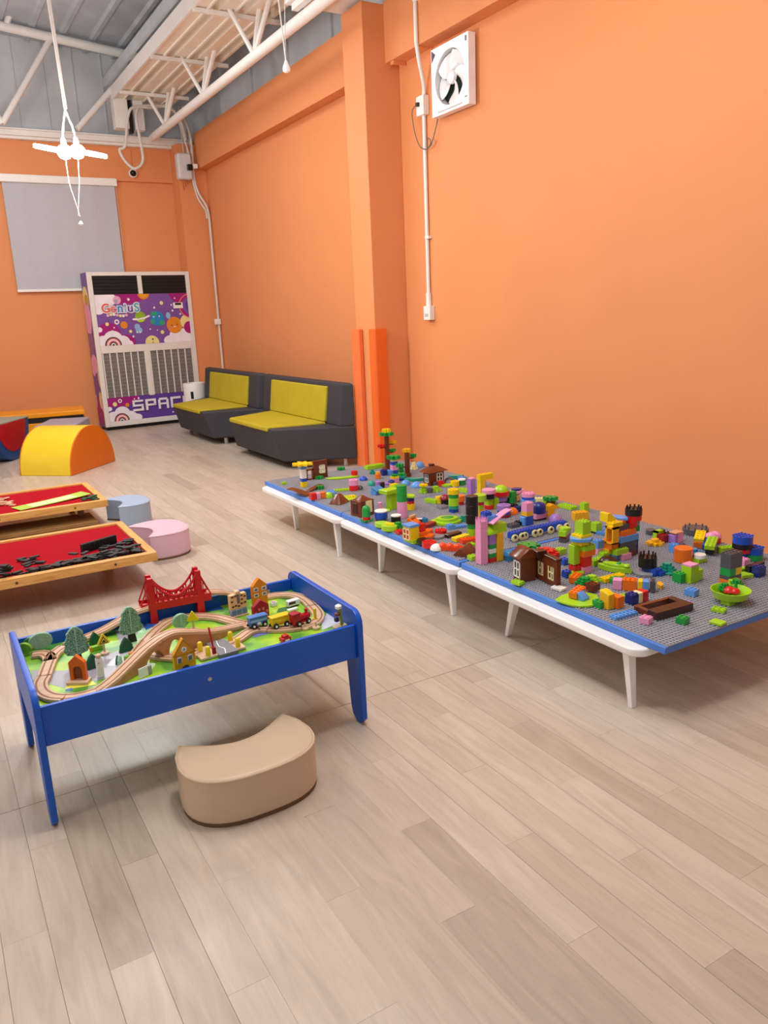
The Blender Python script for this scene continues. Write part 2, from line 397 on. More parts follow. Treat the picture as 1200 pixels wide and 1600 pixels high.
# ------------------------------------------------------------------ back wall fittings
t = thing('security_camera', 'small black and white dome camera on the orange back beam', 'camera', (3.04, 11.80, 3.46))
MB().lathe([(0.055, 0), (0.06, 0.02), (0.05, 0.045)], 20, mat=Matrix.Translation((0, -0.045, 0)) @ Matrix.Rotation(-math.pi / 2, 4, 'X')).build('housing', whitegloss_m, t)
MB().lathe([(0.044, 0), (0.038, 0.025), (0.02, 0.042), (0.004, 0.046)], 20, mat=Matrix.Translation((0, -0.04, 0)) @ Matrix.Rotation(math.pi / 2, 4, 'X')).build('dome', M('black_dome', '121212', rough=0.15), t)
MB().tube([(0, -0.01, 0.05), (0, -0.012, 0.30)], 0.006, 6).build('cable', wall_m, t)

t = thing('junction_box', 'white electrical box mounted on the orange corner column', 'box', (3.66, 11.5, 3.52))
MB().box(-0.10, 0.10, -0.14, 0, -0.17, 0.17).build('case', M('grey_white_case', 'D5D3D6', rough=0.4), t, bevel=0.03, seg=3)
MB().box(0.02, 0.09, -0.19, -0.13, -0.06, 0.02).build('lens', M('black_dome', '121212'), t, bevel=0.01)
MB().box(0.10, 0.17, -0.17, -0.11, -0.03, 0.03).build('bracket', whitegloss_m, t, bevel=0.008)
for k in range(3):
    MB().tube([(-0.03 + k * 0.03, -0.06, -0.16), (-0.02 + k * 0.03, -0.05, -0.30 + 0.04 * k)], 0.006, 6).build('lead', M('orange_lead', 'B5622E'), t)

t = thing('corner_conduit', 'pair of white conduits running down the far corner of the room behind the sofa', 'conduit', (3.8, 11.45, 2.0))
def pipe(par, pts, r, name='pipe', m=cord_m, n=8):
    o = Vector(par.location); return MB().tube([Vector(p) - o for p in pts], r, n).build(name, m, par)
pipe(t, smooth_path([(3.72, 11.42, 4.15), (3.80, 11.44, 3.9), (3.80, 11.45, 3.42), (3.84, 11.45, 3.2), (3.95, 11.44, 2.98), (3.965, 11.44, 2.7)]) + [(3.965, 11.44, 0.1)], 0.017)
pipe(t, smooth_path([(3.64, 11.42, 4.15), (3.70, 11.44, 3.92), (3.775, 11.45, 3.6), (3.78, 11.45, 3.35), (3.83, 11.45, 3.12), (3.92, 11.44, 2.96), (3.93, 11.44, 2.85)]), 0.013)
for k in range(3): pipe(t, [(3.68 + 0.05 * k, 11.47, 4.3), (3.69 + 0.05 * k, 11.47, 3.7)], 0.006, 'cable')
MB().box(0.10, 0.19, -0.04, 0.0, -0.62, -0.54).build('socket', whitegloss_m, t, bevel=0.006)

t = thing('roller_blind', 'closed pale grey roller blind on the orange back wall', 'blind', (2.075, 11.815, 3.385))
MB().box(-0.75, 0.735, -0.05, 0.03, -0.10, 0.0).build('cassette', whitegloss_m, t, bevel=0.012)
mb = MB(); n = 16
pts = [(-0.72 + 1.42 * i / n, 0.006 * math.sin(i * 1.9)) for i in range(n + 1)]
mb.add([(p[0], p[1] - 0.012, -1.44) for p in pts] + [(p[0], p[1] - 0.012, -0.09) for p in pts] + [(p[0], p[1] - 0.009, -1.44) for p in pts] + [(p[0], p[1] - 0.009, -0.09) for p in pts],
       [(i, i + 1, n + 2 + i, n + 1 + i) for i in range(n)] + [(2 * n + 2 + i + 1, 2 * n + 2 + i, 3 * n + 3 + i, 3 * n + 4 + i) for i in range(n)])
mb.build('fabric', blind_m, t)
MB().box(-0.725, 0.705, -0.026, 0.004, -1.475, -1.44).build('bottom_bar', whitegloss_m, t, bevel=0.008)
MB().tube([(0.715, -0.03, -0.08), (0.72, -0.03, -0.95)], 0.003, 6).build('chain', cord_m, t)

# ------------------------------------------------------------------ right wall fittings
t = thing('wall_conduit', 'white surface conduit running down the right wall to a small socket', 'conduit', (3.9, 5.9, 2.4))
pipe(t, [(3.845, 5.80, 4.05), (3.845, 5.80, 3.6)] + smooth_path([(3.845, 5.80, 3.52), (3.88, 5.82, 3.40), (3.96, 5.88, 3.24), (3.982, 5.92, 3.12)]) + [(3.982, 5.92, 1.48)], 0.016, m=whitegloss_m, n=12)
pipe(t, [(3.982, 5.92, 1.60), (3.982, 5.92, 1.49)], 0.024, 'coupling', whitegloss_m, 12)
for (yy, zz, xx) in ((5.80, 3.82, 3.845), (5.92, 2.06, 3.982)):
    MB().box(xx - 3.9 - 0.02, xx - 3.9 + 0.018, yy - 5.9 - 0.045, yy - 5.9 + 0.01, zz - 2.4 - 0.012, zz - 2.4 + 0.012).build('clip', whitegloss_m, t, bevel=0.003)
MB().box(0.04, 0.10, -0.035, 0.075, 0.62, 0.77).build('switch_box', whitegloss_m, t, bevel=0.008)
MB().box(0.045, 0.10, -0.045, 0.055, -1.03, -0.91).build('socket', whitegloss_m, t, bevel=0.006)
MB().box(0.042, 0.046, -0.02, 0.03, -1.0, -0.975).build('socket_slot', M('pale_grey', 'BEBEC0'), t)
MB().box(0.015, 0.05, 0.02, 0.05, 0.69, 0.72).build('plug', M('black_plastic', '1B1B1B', rough=0.4), t, bevel=0.005)
tag(MB().tube(smooth_path([(3.925, 5.935, 3.105), (3.93, 6.02, 3.07), (3.935, 6.0, 2.92), (3.945, 5.95, 2.80), (3.95, 5.88, 2.755), (3.955, 5.82, 2.76), (3.955, 5.79, 2.80), (3.955, 5.83, 2.83), (3.955, 5.84, 2.77), (3.955, 5.79, 2.77), (3.96, 5.735, 2.86), (3.975, 5.705, 2.965)]), 0.0045, 6).build('fan_cable', M('grey_cable', '6E665F')),
    'thin grey cable sagging from the switch box to the wall fan', 'cable')

t = thing('wall_fan', 'square white exhaust fan high on the right wall', 'fan', (3.935, 5.455, 3.195))
fan_m = M('fan_plastic', 'F0EEF0', rough=0.25)
W = 0.245
mb = MB()
ring = arc(0, 0.0, 0.195, 0, 360, 40)[:-1]
# face plate with a round opening, built as wedge quads around the opening
vs = []; fs = []
for i, p in enumerate(ring):
    a = 2 * math.pi * i / 40; k = W / max(abs(math.cos(a)), abs(math.sin(a)))
    q = (k * math.cos(a), k * math.sin(a))
    vs += [(-0.02, p[0], p[1]), (-0.02, q[0], q[1]), (0.045, q[0], q[1]), (0.045, p[0], p[1])]
for i in range(40):
    j = (i + 1) % 40
    for k in range(4):
        fs.append((4 * i + k, 4 * j + k, 4 * j + (k + 1) % 4, 4 * i + (k + 1) % 4))
mb.add(vs, fs); mb.build('frame', fan_m, t)
MB().lathe([(0.195, 0), (0.195, 0.004)], 32, mat=Matrix.Translation((0.05, 0, 0)) @ Matrix.Rotation(math.pi / 2, 4, 'Y')).build('rear_shutter', M('green_dark_shutter', '3A4A40', rough=0.25), t)
for k in range(5):
    mb = MB(); vs = []; fs = []
    for i in range(7):
        u = i / 6; r = 0.045 + 0.142 * u
        w = 0.80 + 0.35 * math.sin(u * 2.4); a0 = k * 2 * math.pi / 5 + 0.55 * u
        for j in range(5):
            s = j / 4; a = a0 + w * (s - 0.1)
            vs.append((-0.004 + 0.04 * s - 0.008 * math.sin(math.pi * s), r * math.cos(a), r * math.sin(a)))
    for i in range(6):
        for j in range(4): fs.append((i * 5 + j, i * 5 + j + 1, i * 5 + 6 + j, i * 5 + 5 + j))
    n0 = len(vs); vs2 = [(v[0] + 0.003, v[1], v[2]) for v in vs]
    mb.add(vs + vs2, fs + [tuple(n0 + i for i in reversed(f)) for f in fs])
    mb.build('blade', fan_m, t, ang=80)
MB().lathe([(0.052, 0), (0.05, 0.025), (0.038, 0.034), (0.01, 0.036)], 24, mat=Matrix.Translation((0.012, 0, 0)) @ Matrix.Rotation(-math.pi / 2, 4, 'Y')).build('hub', fan_m, t)
MB().box(-0.024, -0.018, -0.16, 0.16, -0.225, -0.216).build('groove', M('pale_grey', 'BEBEC0'), t)
MB().prism([(0.185, 0.20), (0.235, 0.235), (0.235, 0.15), (0.22, 0.165)], -0.0225, -0.018, 'yz').build('sticker', M('purple_sticker', '5A3550'), t)
MB().box(-0.0225, -0.018, -0.225, -0.205, 0.19, 0.225).build('sticker', M('grey_sticker', '77757A'), t)
MB().box(-0.0225, -0.018, -0.225, -0.195, -0.19, -0.183).build('sticker', M('grey_sticker', '77757A'), t)

# orange foam guards leaning at the corners of the column
guard_m = M('orange_foam', 'F27A42', rough=0.55, var=0.03)
guard2_m = M('deep_orange_foam', 'EE6A24', rough=0.5, var=0.03)
gm = MB().prism([(3.604, 6.535), (3.645, 6.535), (3.645, 6.675), (3.76, 6.675), (3.76, 6.715), (3.63, 6.715), (3.604, 6.69)], 0, 1.31, 'xy')
o = gm.build('corner_guard', guard_m, bevel=0.006)
tag(o, 'orange foam corner guard on the far edge of the column beside the sofa', 'corner guard', 'foam guards on the column')
gm = MB().prism([(3.602, 6.35), (3.602, 6.285), (3.625, 6.262), (3.742, 6.262), (3.742, 6.305), (3.645, 6.305), (3.645, 6.35)], 0, 1.31, 'xy')
o = gm.build('corner_guard', guard2_m, bevel=0.006)
tag(o, 'orange foam corner guard on the near edge of the column behind the brick tables', 'corner guard', 'foam guards on the column')

# ------------------------------------------------------------------ space-print air conditioner cabinet
AX, AY = 2.175, 11.38
t = thing('air_conditioner', 'tall white cabinet air conditioner covered in purple space pictures in the far corner', 'air conditioner', (AX, AY, 0), math.radians(4.0))
cab_m = M('cabinet_white', 'E4E0DA', rough=0.4, var=0.02)
AW, AH, AD = 1.43, 2.135, 0.35
purple_m = M('print_purple', '7A52A0', rough=0.45, var=0.05, scale=3)
mag_m = M('print_magenta', 'A01A78', rough=0.45, var=0.05)
pw_m = M('print_white', 'EFEAF2', rough=0.45); po_m = M('print_orange', 'E08A2A', rough=0.45); pg_m = M('print_green', '8CB52E', rough=0.45)
pb_m = M('print_blue', '2384C8', rough=0.45); ply_m = M('print_cream', 'EBDD96', rough=0.45); pp_m = M('print_pink', 'E8A9CC', rough=0.45); plb_m = M('print_light_blue', '8CB9E2', rough=0.45)
pk_m = M('print_dark', '3B2A3A', rough=0.45); pr_m = M('print_red', 'E27A78', rough=0.45)
MB().box(0.02, AW, 0.03, AD, 0.05, AH).build('body', cab_m, t, bevel=0.01)
MB().box(0.03, AW - 0.02, 0.05, AD - 0.02, 0, 0.06).build('plinth', black_m, t)
mb = MB()
for (a, b, c, d) in ((0, 0.065, 0.05, AH), (AW - 0.06, AW, 0.05, AH), (0.065, AW - 0.06, AH - 0.05, AH), (0.065, AW - 0.06, 1.06, 1.16), (0.065, AW - 0.06, 0.05, 0.12)):
    mb.box(a, b, 0, 0.035, c, d)
mb.box(0.675, 0.735, -0.004, 0.035, 1.84, AH - 0.05); mb.box(0.67, 0.735, -0.002, 0.035, 0.44, 1.1)
mb.build('front_frame', cab_m, t, bevel=0.006)
for (a, b) in ((0.065, 0.68), (0.73, AW - 0.06)):
    g = MB().box(a, b, 0.02, 0.034, 1.84, AH - 0.05).build('outlet', black_m, t)
    for k in range(5):
        MB().box(a, b, 0.006, 0.022, 1.86 + k * 0.045, 1.866 + k * 0.045).build('louvre', M('dark_louvre', '1C1817', rough=0.6), g)
mesh_m = M('grey_filter_mesh', '77726C', rough=0.7, var=0.35, scale=90)
for (a, b) in ((0.08, 0.665), (0.74, AW - 0.07)):
    g = MB().box(a, b, 0.016, 0.034, 0.45, 1.06).build('filter_grille', mesh_m, t)
    n = 6
    for k in range(n + 1):
        xx = a + (b - a) * k / n
        MB().box(xx - 0.008, xx + 0.008, 0.002, 0.018, 0.45, 1.06).build('bar', cab_m, g, bevel=0.002, seg=1)
    for k in range(24):
        zz = 0.46 + k * 0.025
        mb = MB().box(a, b, 0.011, 0.017, zz, zz + 0.006); 
        if k % 2 == 0: mb.build('wire', M('filter_wire', '98938C', rough=0.6), g, smooth=False)
# upper and lower printed panels; the pictures are thin prints on them
up = MB().box(0.065, AW - 0.06, 0.006, 0.034, 1.16, 1.84).build('upper_panel', purple_m, t)
lo = MB().box(0.065, AW - 0.06, 0.006, 0.034, 0.12, 0.45).build('lower_panel', M('print_violet', '5F3F98', rough=0.45, var=0.05), t)
LAY = [0]
def pic(par, m, pts, name='print', lay=None):
    """flat print on the cabinet front, drawn in panel metres (x, z)"""
    LAY[0] += 1; d = 0.0058 - 0.00007 * LAY[0]
    return MB().prism(pts, d, d + 0.0006, 'xz').build(name, m, par, smooth=False)
def disc(par, m, x, z, r, lay, a0=0, a1=360, rx=1.0, name='print'):
    p = [(x + (q[0] - x) * rx, q[1]) for q in arc(x, z, r, a0, a1, 28)]
    if a1 - a0 == 360: p = p[:-1]
    return pic(par, m, p, name, lay)
def clip_disc(par, m, x, z, r, lay, xa, xb, za, zb, rx=1.0):
    p = [(min(max(x + (q[0] - x) * rx, xa), xb), min(max(q[1], za), zb)) for q in arc(x, z, r, 0, 360, 40)[:-1]]
    out = []
    for q in p:
        if not out or (abs(q[0] - out[-1][0]) + abs(q[1] - out[-1][1])) > 1e-4: out.append(q)
    return pic(par, m, out, 'print', lay)
XA, XB = 0.066, AW - 0.061
# magenta clouds of colour
for (x, z, r, rx) in ((0.48, 1.84, 0.13, 2.2), (1.33, 1.88, 0.2, 1.2), (0.2, 1.32, 0.15, 1.1), (0.42, 1.2, 0.1, 1.4), (1.36, 1.36, 0.12, 0.8)):
    clip_disc(up, mag_m, x, z, r, 1, XA, XB, 1.161, 1.839, rx)
clip_disc(lo, mag_m, 0.2, 0.45, 0.13, 1, XA, XB, 0.121, 0.449, 2.4)
# white clouds
for (x, z, r, rx) in ((0.1, 1.79, 0.13, 1.5), (0.24, 1.78, 0.09, 1.3), (0.10, 1.66, 0.08, 1.1),
                      (0.12, 1.2, 0.1, 1.2), (0.25, 1.24, 0.12, 1.1), (0.38, 1.2, 0.09, 1.1), (0.46, 1.17, 0.05, 1.2), (0.08, 1.38, 0.035, 1.1),
                      (1.06, 1.19, 0.07, 1.4), (1.16, 1.25, 0.10, 1.1), (1.27, 1.25, 0.10, 1.1), (1.37, 1.22, 0.10, 1.0)):
    clip_disc(up, pw_m, x, z, r, 2, XA, XB, 1.161, 1.839, rx)
for (x, z, r, rx) in ((0.13, 0.17, 0.09, 1.2), (0.25, 0.22, 0.1, 1.1), (0.36, 0.18, 0.07, 1.3), (0.45, 0.15, 0.05, 1.5), (0.08, 0.30, 0.03, 1.2)):
    clip_disc(lo, pw_m, x, z, r, 2, XA, XB, 0.121, 0.449, rx)
# rainbows
for (par, x, z, s) in ((up, 0.245, 1.162, 1.0), (lo, 0.235, 0.122, 0.92)):
    for k, m_ in enumerate((pk_m, pr_m, pw_m, pr_m, pk_m, pw_m, pk_m)):
        disc(par, m_, x, z, (0.115 - 0.016 * k) * s, 3 + k, 0, 180)
# planets
disc(up, pg_m, 0.66, 1.53, 0.075, 3); pic(up, M('print_lime', 'B9D84A', rough=0.45), [(0.60, 1.485), (0.72, 1.50), (0.70, 1.47), (0.64, 1.46)], lay=4)
pic(up, pw_m, [(0.54, 1.50), (0.56, 1.515), (0.60, 1.515), (0.62, 1.508), (0.72, 1.525), (0.77, 1.55), (0.80, 1.55), (0.79, 1.53), (0.72, 1.505), (0.62, 1.488), (0.56, 1.488)], lay=5)
disc(up, pb_m, 0.90, 1.50, 0.10, 3)
for (x, z, r, rx) in ((0.86, 1.57, 0.03, 1.5), (0.83, 1.46, 0.035, 0.9), (0.96, 1.44, 0.035, 1.2)): disc(up, M('print_sea_green', '2FA37A', rough=0.45), x, z, r, 4, rx=rx)
for (x, z) in ((0.85, 1.525), (0.93, 1.53)): disc(up, pw_m, x, z, 0.012, 5); disc(up, pk_m, x, z, 0.006, 6)
disc(up, po_m, 1.14, 1.40, 0.115, 1); disc(up, pr_m, 1.08, 1.37, 0.018, 3); disc(up, pk_m, 1.10, 1.40, 0.009, 4); disc(up, pk_m, 1.18, 1.405, 0.009, 4); disc(up, pw_m, 1.14, 1.385, 0.016, 4, 180, 360)
clip_disc(up, ply_m, 1.33, 1.44, 0.1, 1, XA, XB, 1.161, 1.839); clip_disc(up, mag_m, 1.36, 1.36, 0.085, 1.5, XA, XB, 1.161, 1.839)
clip_disc(up, po_m, 0.735, 1.85, 0.085, 2, XA, XB, 1.161, 1.839); clip_disc(up, M('print_amber', 'E2A02C', rough=0.45), 0.735, 1.85, 0.06, 3, XA, XB, 1.161, 1.839)
clip_disc(up, ply_m, 0.79, 1.17, 0.10, 2, XA, XB, 1.161, 1.839); disc(up, pk_m, 0.80, 1.22, 0.012, 3); disc(up, pk_m, 0.80, 1.18, 0.012, 3, 180, 360)
clip_disc(up, pr_m, 1.40, 1.66, 0.17, 1, XA, XB, 1.161, 1.839); clip_disc(up, mag_m, 1.40, 1.66, 0.155, 2, XA, XB, 1.161, 1.839); clip_disc(up, purple_m, 1.40, 1.66, 0.12, 3, XA, XB, 1.161, 1.839); clip_disc(up, M('print_violet', '5F3F98'), 1.40, 1.66, 0.075, 4, XA, XB, 1.161, 1.839)
disc(up, po_m, 0.42, 1.43, 0.05, 3); disc(up, pw_m, 0.325, 1.475, 0.034, 3); disc(up, purple_m, 0.325, 1.475, 0.017, 4)
disc(up, plb_m, 0.60, 1.40, 0.04, 3); disc(up, plb_m, 0.62, 1.35, 0.04, 4, rx=1.2); disc(up, pw_m, 0.59, 1.325, 0.012, 5); disc(up, pw_m, 0.635, 1.325, 0.012, 5)
disc(up, plb_m, 1.06, 1.535, 0.045, 3, rx=0.75)
for (x, z, r) in ((0.19, 1.45, 0.024), (0.50, 1.34, 0.022), (0.98, 1.71, 0.026), (0.95, 1.31, 0.026)): disc(up, ply_m, x, z, r, 3)
for (x, z, r) in ((0.52, 1.77, 0.018), (0.28, 1.40, 0.011), (0.25, 1.36, 0.009), (0.53, 1.27, 0.014), (0.87, 1.65, 0.014), (1.13, 1.60, 0.014), (1.24, 1.55, 0.013), (1.18, 1.77, 0.01), (0.78, 1.36, 0.01), (1.12, 1.68, 0.012), (0.88, 1.34, 0.008)): disc(up, pw_m, x, z, r, 3)
ctl = MB().box(1.15, 1.29, -0.006, 0.008, 1.63, 1.71).build('control_box', whitegloss_m, t, bevel=0.004)
MB().box(1.175, 1.265, -0.008, -0.005, 1.675, 1.705).build('screen', black_m, ctl)
# lettering
def lettering(body, size, mats, loc, par, depth=0.0015, spacing=1.0, fat=0.03, gap=0.05):
    x = 0.0
    for ch, m_ in zip(body, mats):
        cu = bpy.data.curves.new('letter', 'FONT'); cu.body = ch; cu.size = size; cu.extrude = depth; cu.offset = size * fat
        ob = bpy.data.objects.new('letter', cu); C.objects.link(ob)
        bpy.context.view_layer.update()
        me = bpy.data.meshes.new_from_object(ob.evaluated_get(bpy.context.evaluated_depsgraph_get()))
        wdt = {'G': .72, 'e': .58, 'n': .57, 'i': .27, 'u': .57, 's': .5, 'S': .62}[ch] * size
        bpy.data.objects.remove(ob)
        me.materials.clear(); me.materials.append(m_)
        b = put('letter', me, par, (loc[0] + x, loc[1], loc[2])); b.rotation_euler.x = math.pi / 2
        x += wdt * spacing + size * gap
lettering('GeniuS', 0.165, [pw_m] * 6, (0.135, -0.0030, 1.605), up, 0.0008, 1.0, 0.085, 0.0)
lettering('GeniuS', 0.165, [M('print_coral', 'E0604A'), pr_m, pb_m, plb_m, M('print_violet', '5F3F98'), M('print_teal', '3AA6B8')], (0.135, -0.0045, 1.605), up, fat=0.02, gap=0.0)
for k in range(7):
    disc(up, (pp_m, ply_m, pw_m)[k % 3], 0.215 + k * 0.042, 1.565 + 0.012 * math.sin(k), 0.02, 4)
disc(up, pp_m, 0.36, 1.765, 0.055, 4); disc(up, M('print_grey', 'A8A0B8'), 0.345, 1.75, 0.025, 5)
# SPACE in block letters
GL = {'S': [(0, 0, 1, .2), (.8, .2, 1, .5), (0, .42, 1, .6), (0, .6, .2, .85), (0, .82, 1, 1)],
      'P': [(0, 0, .22, 1), (.22, .8, 1, 1), (.78, .42, 1, .8), (.22, .38, 1, .56)],
      'A': [(0, 0, .22, .85), (.78, 0, 1, .85), (.1, .8, .9, 1), (.22, .38, .78, .54)],
      'C': [(0, 0, .22, 1), (.22, .8, 1, 1), (.22, 0, 1, .2)],
      'E': [(0, 0, .22, 1), (.22, .8, 1, 1), (.22, .4, .85, .58), (.22, 0, 1, .2)]}
for k, ch in enumerate('SPACE'):
    mb = MB(); x0, z0, w_, h_ = 0.405 + k * 0.185, 0.235, 0.155, 0.155
    mk = MB()
    for (a, b, c, d) in GL[ch]:
        mb.box(x0 + a * w_, x0 + c * w_, -0.0035, -0.002, z0 + b * h_, z0 + d * h_)
        mk.box(x0 + a * w_ + 0.008, x0 + c * w_ + 0.008, -0.002, -0.0008, z0 + b * h_ - 0.008, z0 + d * h_ - 0.008)
    mk.build('letter_shade', pk_m, lo, smooth=False); mb.build('letter', pw_m, lo, smooth=False)
disc(lo, po_m, 0.33, 0.335, 0.028, 3); disc(lo, ply_m, 0.16, 0.36, 0.03, 3); disc(lo, pw_m, 0.235, 0.40, 0.028, 3); disc(lo, mag_m, 0.235, 0.40, 0.014, 4)
for (x, z, r) in ((0.44, 0.41, 0.01), (0.50, 0.415, 0.014), (0.98, 0.17, 0.012), (1.08, 0.2, 0.008), (1.2, 0.18, 0.01)): disc(lo, pw_m, x, z, r, 3)
# left flank print
sd = MB().box(0.008, 0.022, 0.03, AD, 0.05, AH).build('side_panel', purple_m, t)
SLAY = [0]
def spic(m, y, z, ry, rz, lay):
    p = [(y + ry * math.cos(a * math.pi / 12), z + rz * math.sin(a * math.pi / 12)) for a in range(24)]
    p = [(min(max(q[0], 0.032), AD - 0.002), q[1]) for q in p]
    SLAY[0] += 1; MB().prism(p, 0.0075 - 0.0001 * SLAY[0], 0.0083 - 0.0001 * SLAY[0], 'yz').build('print', m, sd, smooth=False)
spic(ply_m, 0.23, 1.80, 0.14, 0.16, 1); spic(pp_m, 0.24, 1.55, 0.16, 0.24, 2); spic(M('print_gold', 'C9A23A', rough=0.45), 0.2, 1.78, 0.09, 0.07, 3)
spic(M('print_mauve', '8B6A92', rough=0.45), 0.26, 1.18, 0.16, 0.16, 1); spic(pp_m, 0.20, 0.92, 0.15, 0.13, 2); spic(pp_m, 0.28, 0.85, 0.08, 0.1, 2)
spic(ply_m, 0.07, 0.75, 0.04, 0.14, 2); spic(mag_m, 0.22, 0.28, 0.2, 0.2, 1); spic(ply_m, 0.12, 0.42, 0.07, 0.12, 3); spic(pp_m, 0.06, 0.36, 0.05, 0.1, 4); spic(pw_m, 0.36, 0.4, 0.04, 0.1, 2)

# white bin
t = thing('waste_bin', 'round white bin between the space cabinet and the far sofa', 'bin', (3.36, 10.98, 0))
MB().lathe([(0.135, 0), (0.145, 0.02), (0.155, 0.58), (0.15, 0.60), (0.13, 0.60), (0.125, 0.56)], 36).build('body', whitegloss_m, t, ang=50)
MB().lathe([(0.13, 0.565), (0.128, 0.575)], 30).build('lid', M('mid_grey_plastic', '5E6066', rough=0.5), t)
MB().box(-0.02, 0.02, -0.006, 0.006, -0.05, 0.05, Matrix.Rotation(-0.55, 4, 'Z') @ Matrix.Translation((0, -0.152, 0.44))).build('sensor_window', black_m, t, bevel=0.005)
MB().box(-0.03, 0.03, -0.003, 0.003, -0.005, 0.005, Matrix.Rotation(-0.55, 4, 'Z') @ Matrix.Translation((0, -0.151, 0.345))).build('printed_mark', M('grey_sticker', '77757A'), t)

# ------------------------------------------------------------------ trapezoid sofas
def sofa(label, nf, ff, nb, fb):
    """floor corners: near front, far front, near back, far back"""
    cx, cy = (nf[0] + nb[0]) / 2, (nb[1] + fb[1]) / 2
    t = thing('sofa', label, 'sofa', (cx, cy, 0), 0, 'sofas along the right wall')
    L = lambda p, z, k=0.0: (p[0] - cx + k, p[1] - cy, z)
    mix = lambda a, b, u: (a[0] + (b[0] - a[0]) * u, a[1] + (b[1] - a[1]) * u)
    nfb, ffb = mix(nf, nb, 0.14), mix(ff, fb, 0.14)   # the front leans inward towards the floor
    nbm, fbm = nb, fb
    z1 = 0.40
    MB().hexa([L(nfb, 0.075), L(nbm, 0.075), L(fbm, 0.075), L(ffb, 0.075)], [L(nf, z1), L(nb, z1), L(fb, z1), L(ff, z1)]).build('base', charcoal_m, t, bevel=0.02, seg=3)
    u = 0.80
    n2, f2 = mix(nf, nb, u), mix(ff, fb, u)
    MB().hexa([L(n2, z1 - 0.01), L(nb, z1 - 0.01), L(fb, z1 - 0.01), L(f2, z1 - 0.01)], [L(n2, 0.81, 0.05), L(nb, 0.81), L(fb, 0.81), L(f2, 0.81, 0.05)]).build('backrest', charcoal_m, t, bevel=0.025, seg=3)
    a, b = mix(nf, ff, 0.07), mix(nf, ff, 0.93); c, d = mix(n2, f2, 0.14), mix(n2, f2, 0.86)
    MB().hexa([L(a, z1 - 0.03, -0.012), L(c, z1 - 0.03), L(d, z1 - 0.03), L(b, z1 - 0.03, -0.012)], [L(a, z1 + 0.018, -0.012), L(c, z1 + 0.018), L(d, z1 + 0.018), L(b, z1 + 0.018, -0.012)]).build('seat_pad', lime_fabric_m, t, bevel=0.014, seg=3)
    c2, d2 = mix(n2, f2, 0.14), mix(n2, f2, 0.86)
    MB().hexa([L(c2, z1 + 0.02, -0.022), L(c2, z1 + 0.02, 0.03), L(d2, z1 + 0.02, 0.03), L(d2, z1 + 0.02, -0.022)],
              [L(c2, 0.765, 0.022), L(c2, 0.765, 0.075), L(d2, 0.765, 0.075), L(d2, 0.765, 0.022)]).build('back_pad', lime_fabric_m, t, bevel=0.012, seg=3)
    for (p, q, w) in ((nf, nb, 0.33), (ff, fb, 0.33), (nf, nb, 0.93), (ff, fb, 0.93)):
        g = mix(p, q, w); ctr = ((nf[0] + nb[0]) / 2, (nf[1] + ff[1]) / 2); g = mix(g, ctr, 0.08)
        MB().lathe([(0.026, 0), (0.028, 0.01), (0.024, 0.085)], 14, L(g, 0)).build('leg', chrome_m, t)
    return t
sofa('near charcoal sofa with lime seat and back pads beside the orange column', (2.86, 7.04), (2.85, 8.22), (3.59, 6.66), (3.59, 8.78))
sofa('far charcoal sofa with lime seat and back pads beside the white bin', (2.83, 9.06), (2.82, 10.24), (3.59, 8.80), (3.59, 10.95))

# ------------------------------------------------------------------ soft play blocks
vy_m = M('yellow_vinyl', 'EDC92A', rough=0.28, spec=0.5, var=0.03, bump=0.05, bscale=12)
vo_m = M('orange_vinyl', 'D96F0C', rough=0.4, var=0.03)
t = thing('soft_arch_block', 'half-round soft play block with yellow top and orange end on the floor', 'soft block', (1.176, 8.186, 0), math.atan2(0.592, 0.558))
R_, H_, W_ = 0.405, 0.45, 0.574
half = [(R_ + R_ * math.cos(math.radians(a)), H_ * math.sin(math.radians(a)) ** 0.92) for a in range(0, 181, 6)]
half[0] = (2 * R_, 0.0); half[-1] = (0.0, 0.0)
MB().prism(half, 0.012, W_, 'xz').build('cover', vy_m, t, bevel=0.006)
MB().prism([(R_ + (p[0] - R_) * 0.992, p[1] * 0.992 + 0.002) for p in half], -0.002, 0.014, 'xz').build('end_panel', vo_m, t, bevel=0.004)
MB().prism([(R_ + (p[0] - R_) * 0.992, p[1] * 0.992 + 0.002) for p in half], W_ - 0.002, W_ + 0.014, 'xz').build('end_panel', vo_m, t, bevel=0.004)

t = thing('soft_rocker', 'red and blue half-round soft rocker with grey top at the left edge of the view', 'soft block', (0.84, 9.72, 0), math.radians(58))
R_ = 0.43
bowl = [(R_ * math.cos(math.radians(a)), R_ + R_ * math.sin(math.radians(a))) for a in range(180, 361, 6)]
MB().prism(bowl, 0.014, 0.46, 'xz').build('cover', M('navy_vinyl', '1E4C86', rough=0.35), t, bevel=0.006)
MB().prism([(p[0] * 0.985, R_ + (p[1] - R_) * 0.985 - 0.001) for p in bowl], 0.004, 0.02, 'xz').build('end_ring', M('navy_vinyl', '1E4C86'), t, bevel=0.004)
MB().prism([(p[0] * 0.76, R_ + (p[1] - R_) * 0.76 - 0.001) for p in bowl], -0.004, 0.02, 'xz').build('end_panel', M('red_vinyl', 'B80F1E', rough=0.4), t, bevel=0.004)
MB().box(-0.44, 0.44, 0.0, 0.46, R_ - 0.004, R_ + 0.012).build('top_panel', M('grey_green_vinyl', '8F9C90', rough=0.45), t, bevel=0.005)
t = thing('soft_block', 'flat grey soft play block behind the yellow half-round block', 'soft block', (1.36, 9.66, 0), math.radians(-22))
MB().box(-0.22, 0.24, -0.36, 0.36, 0.02, 0.385).build('cover', M('lilac_grey_vinyl', '9C9CAA', rough=0.4), t, bevel=0.02, seg=3)
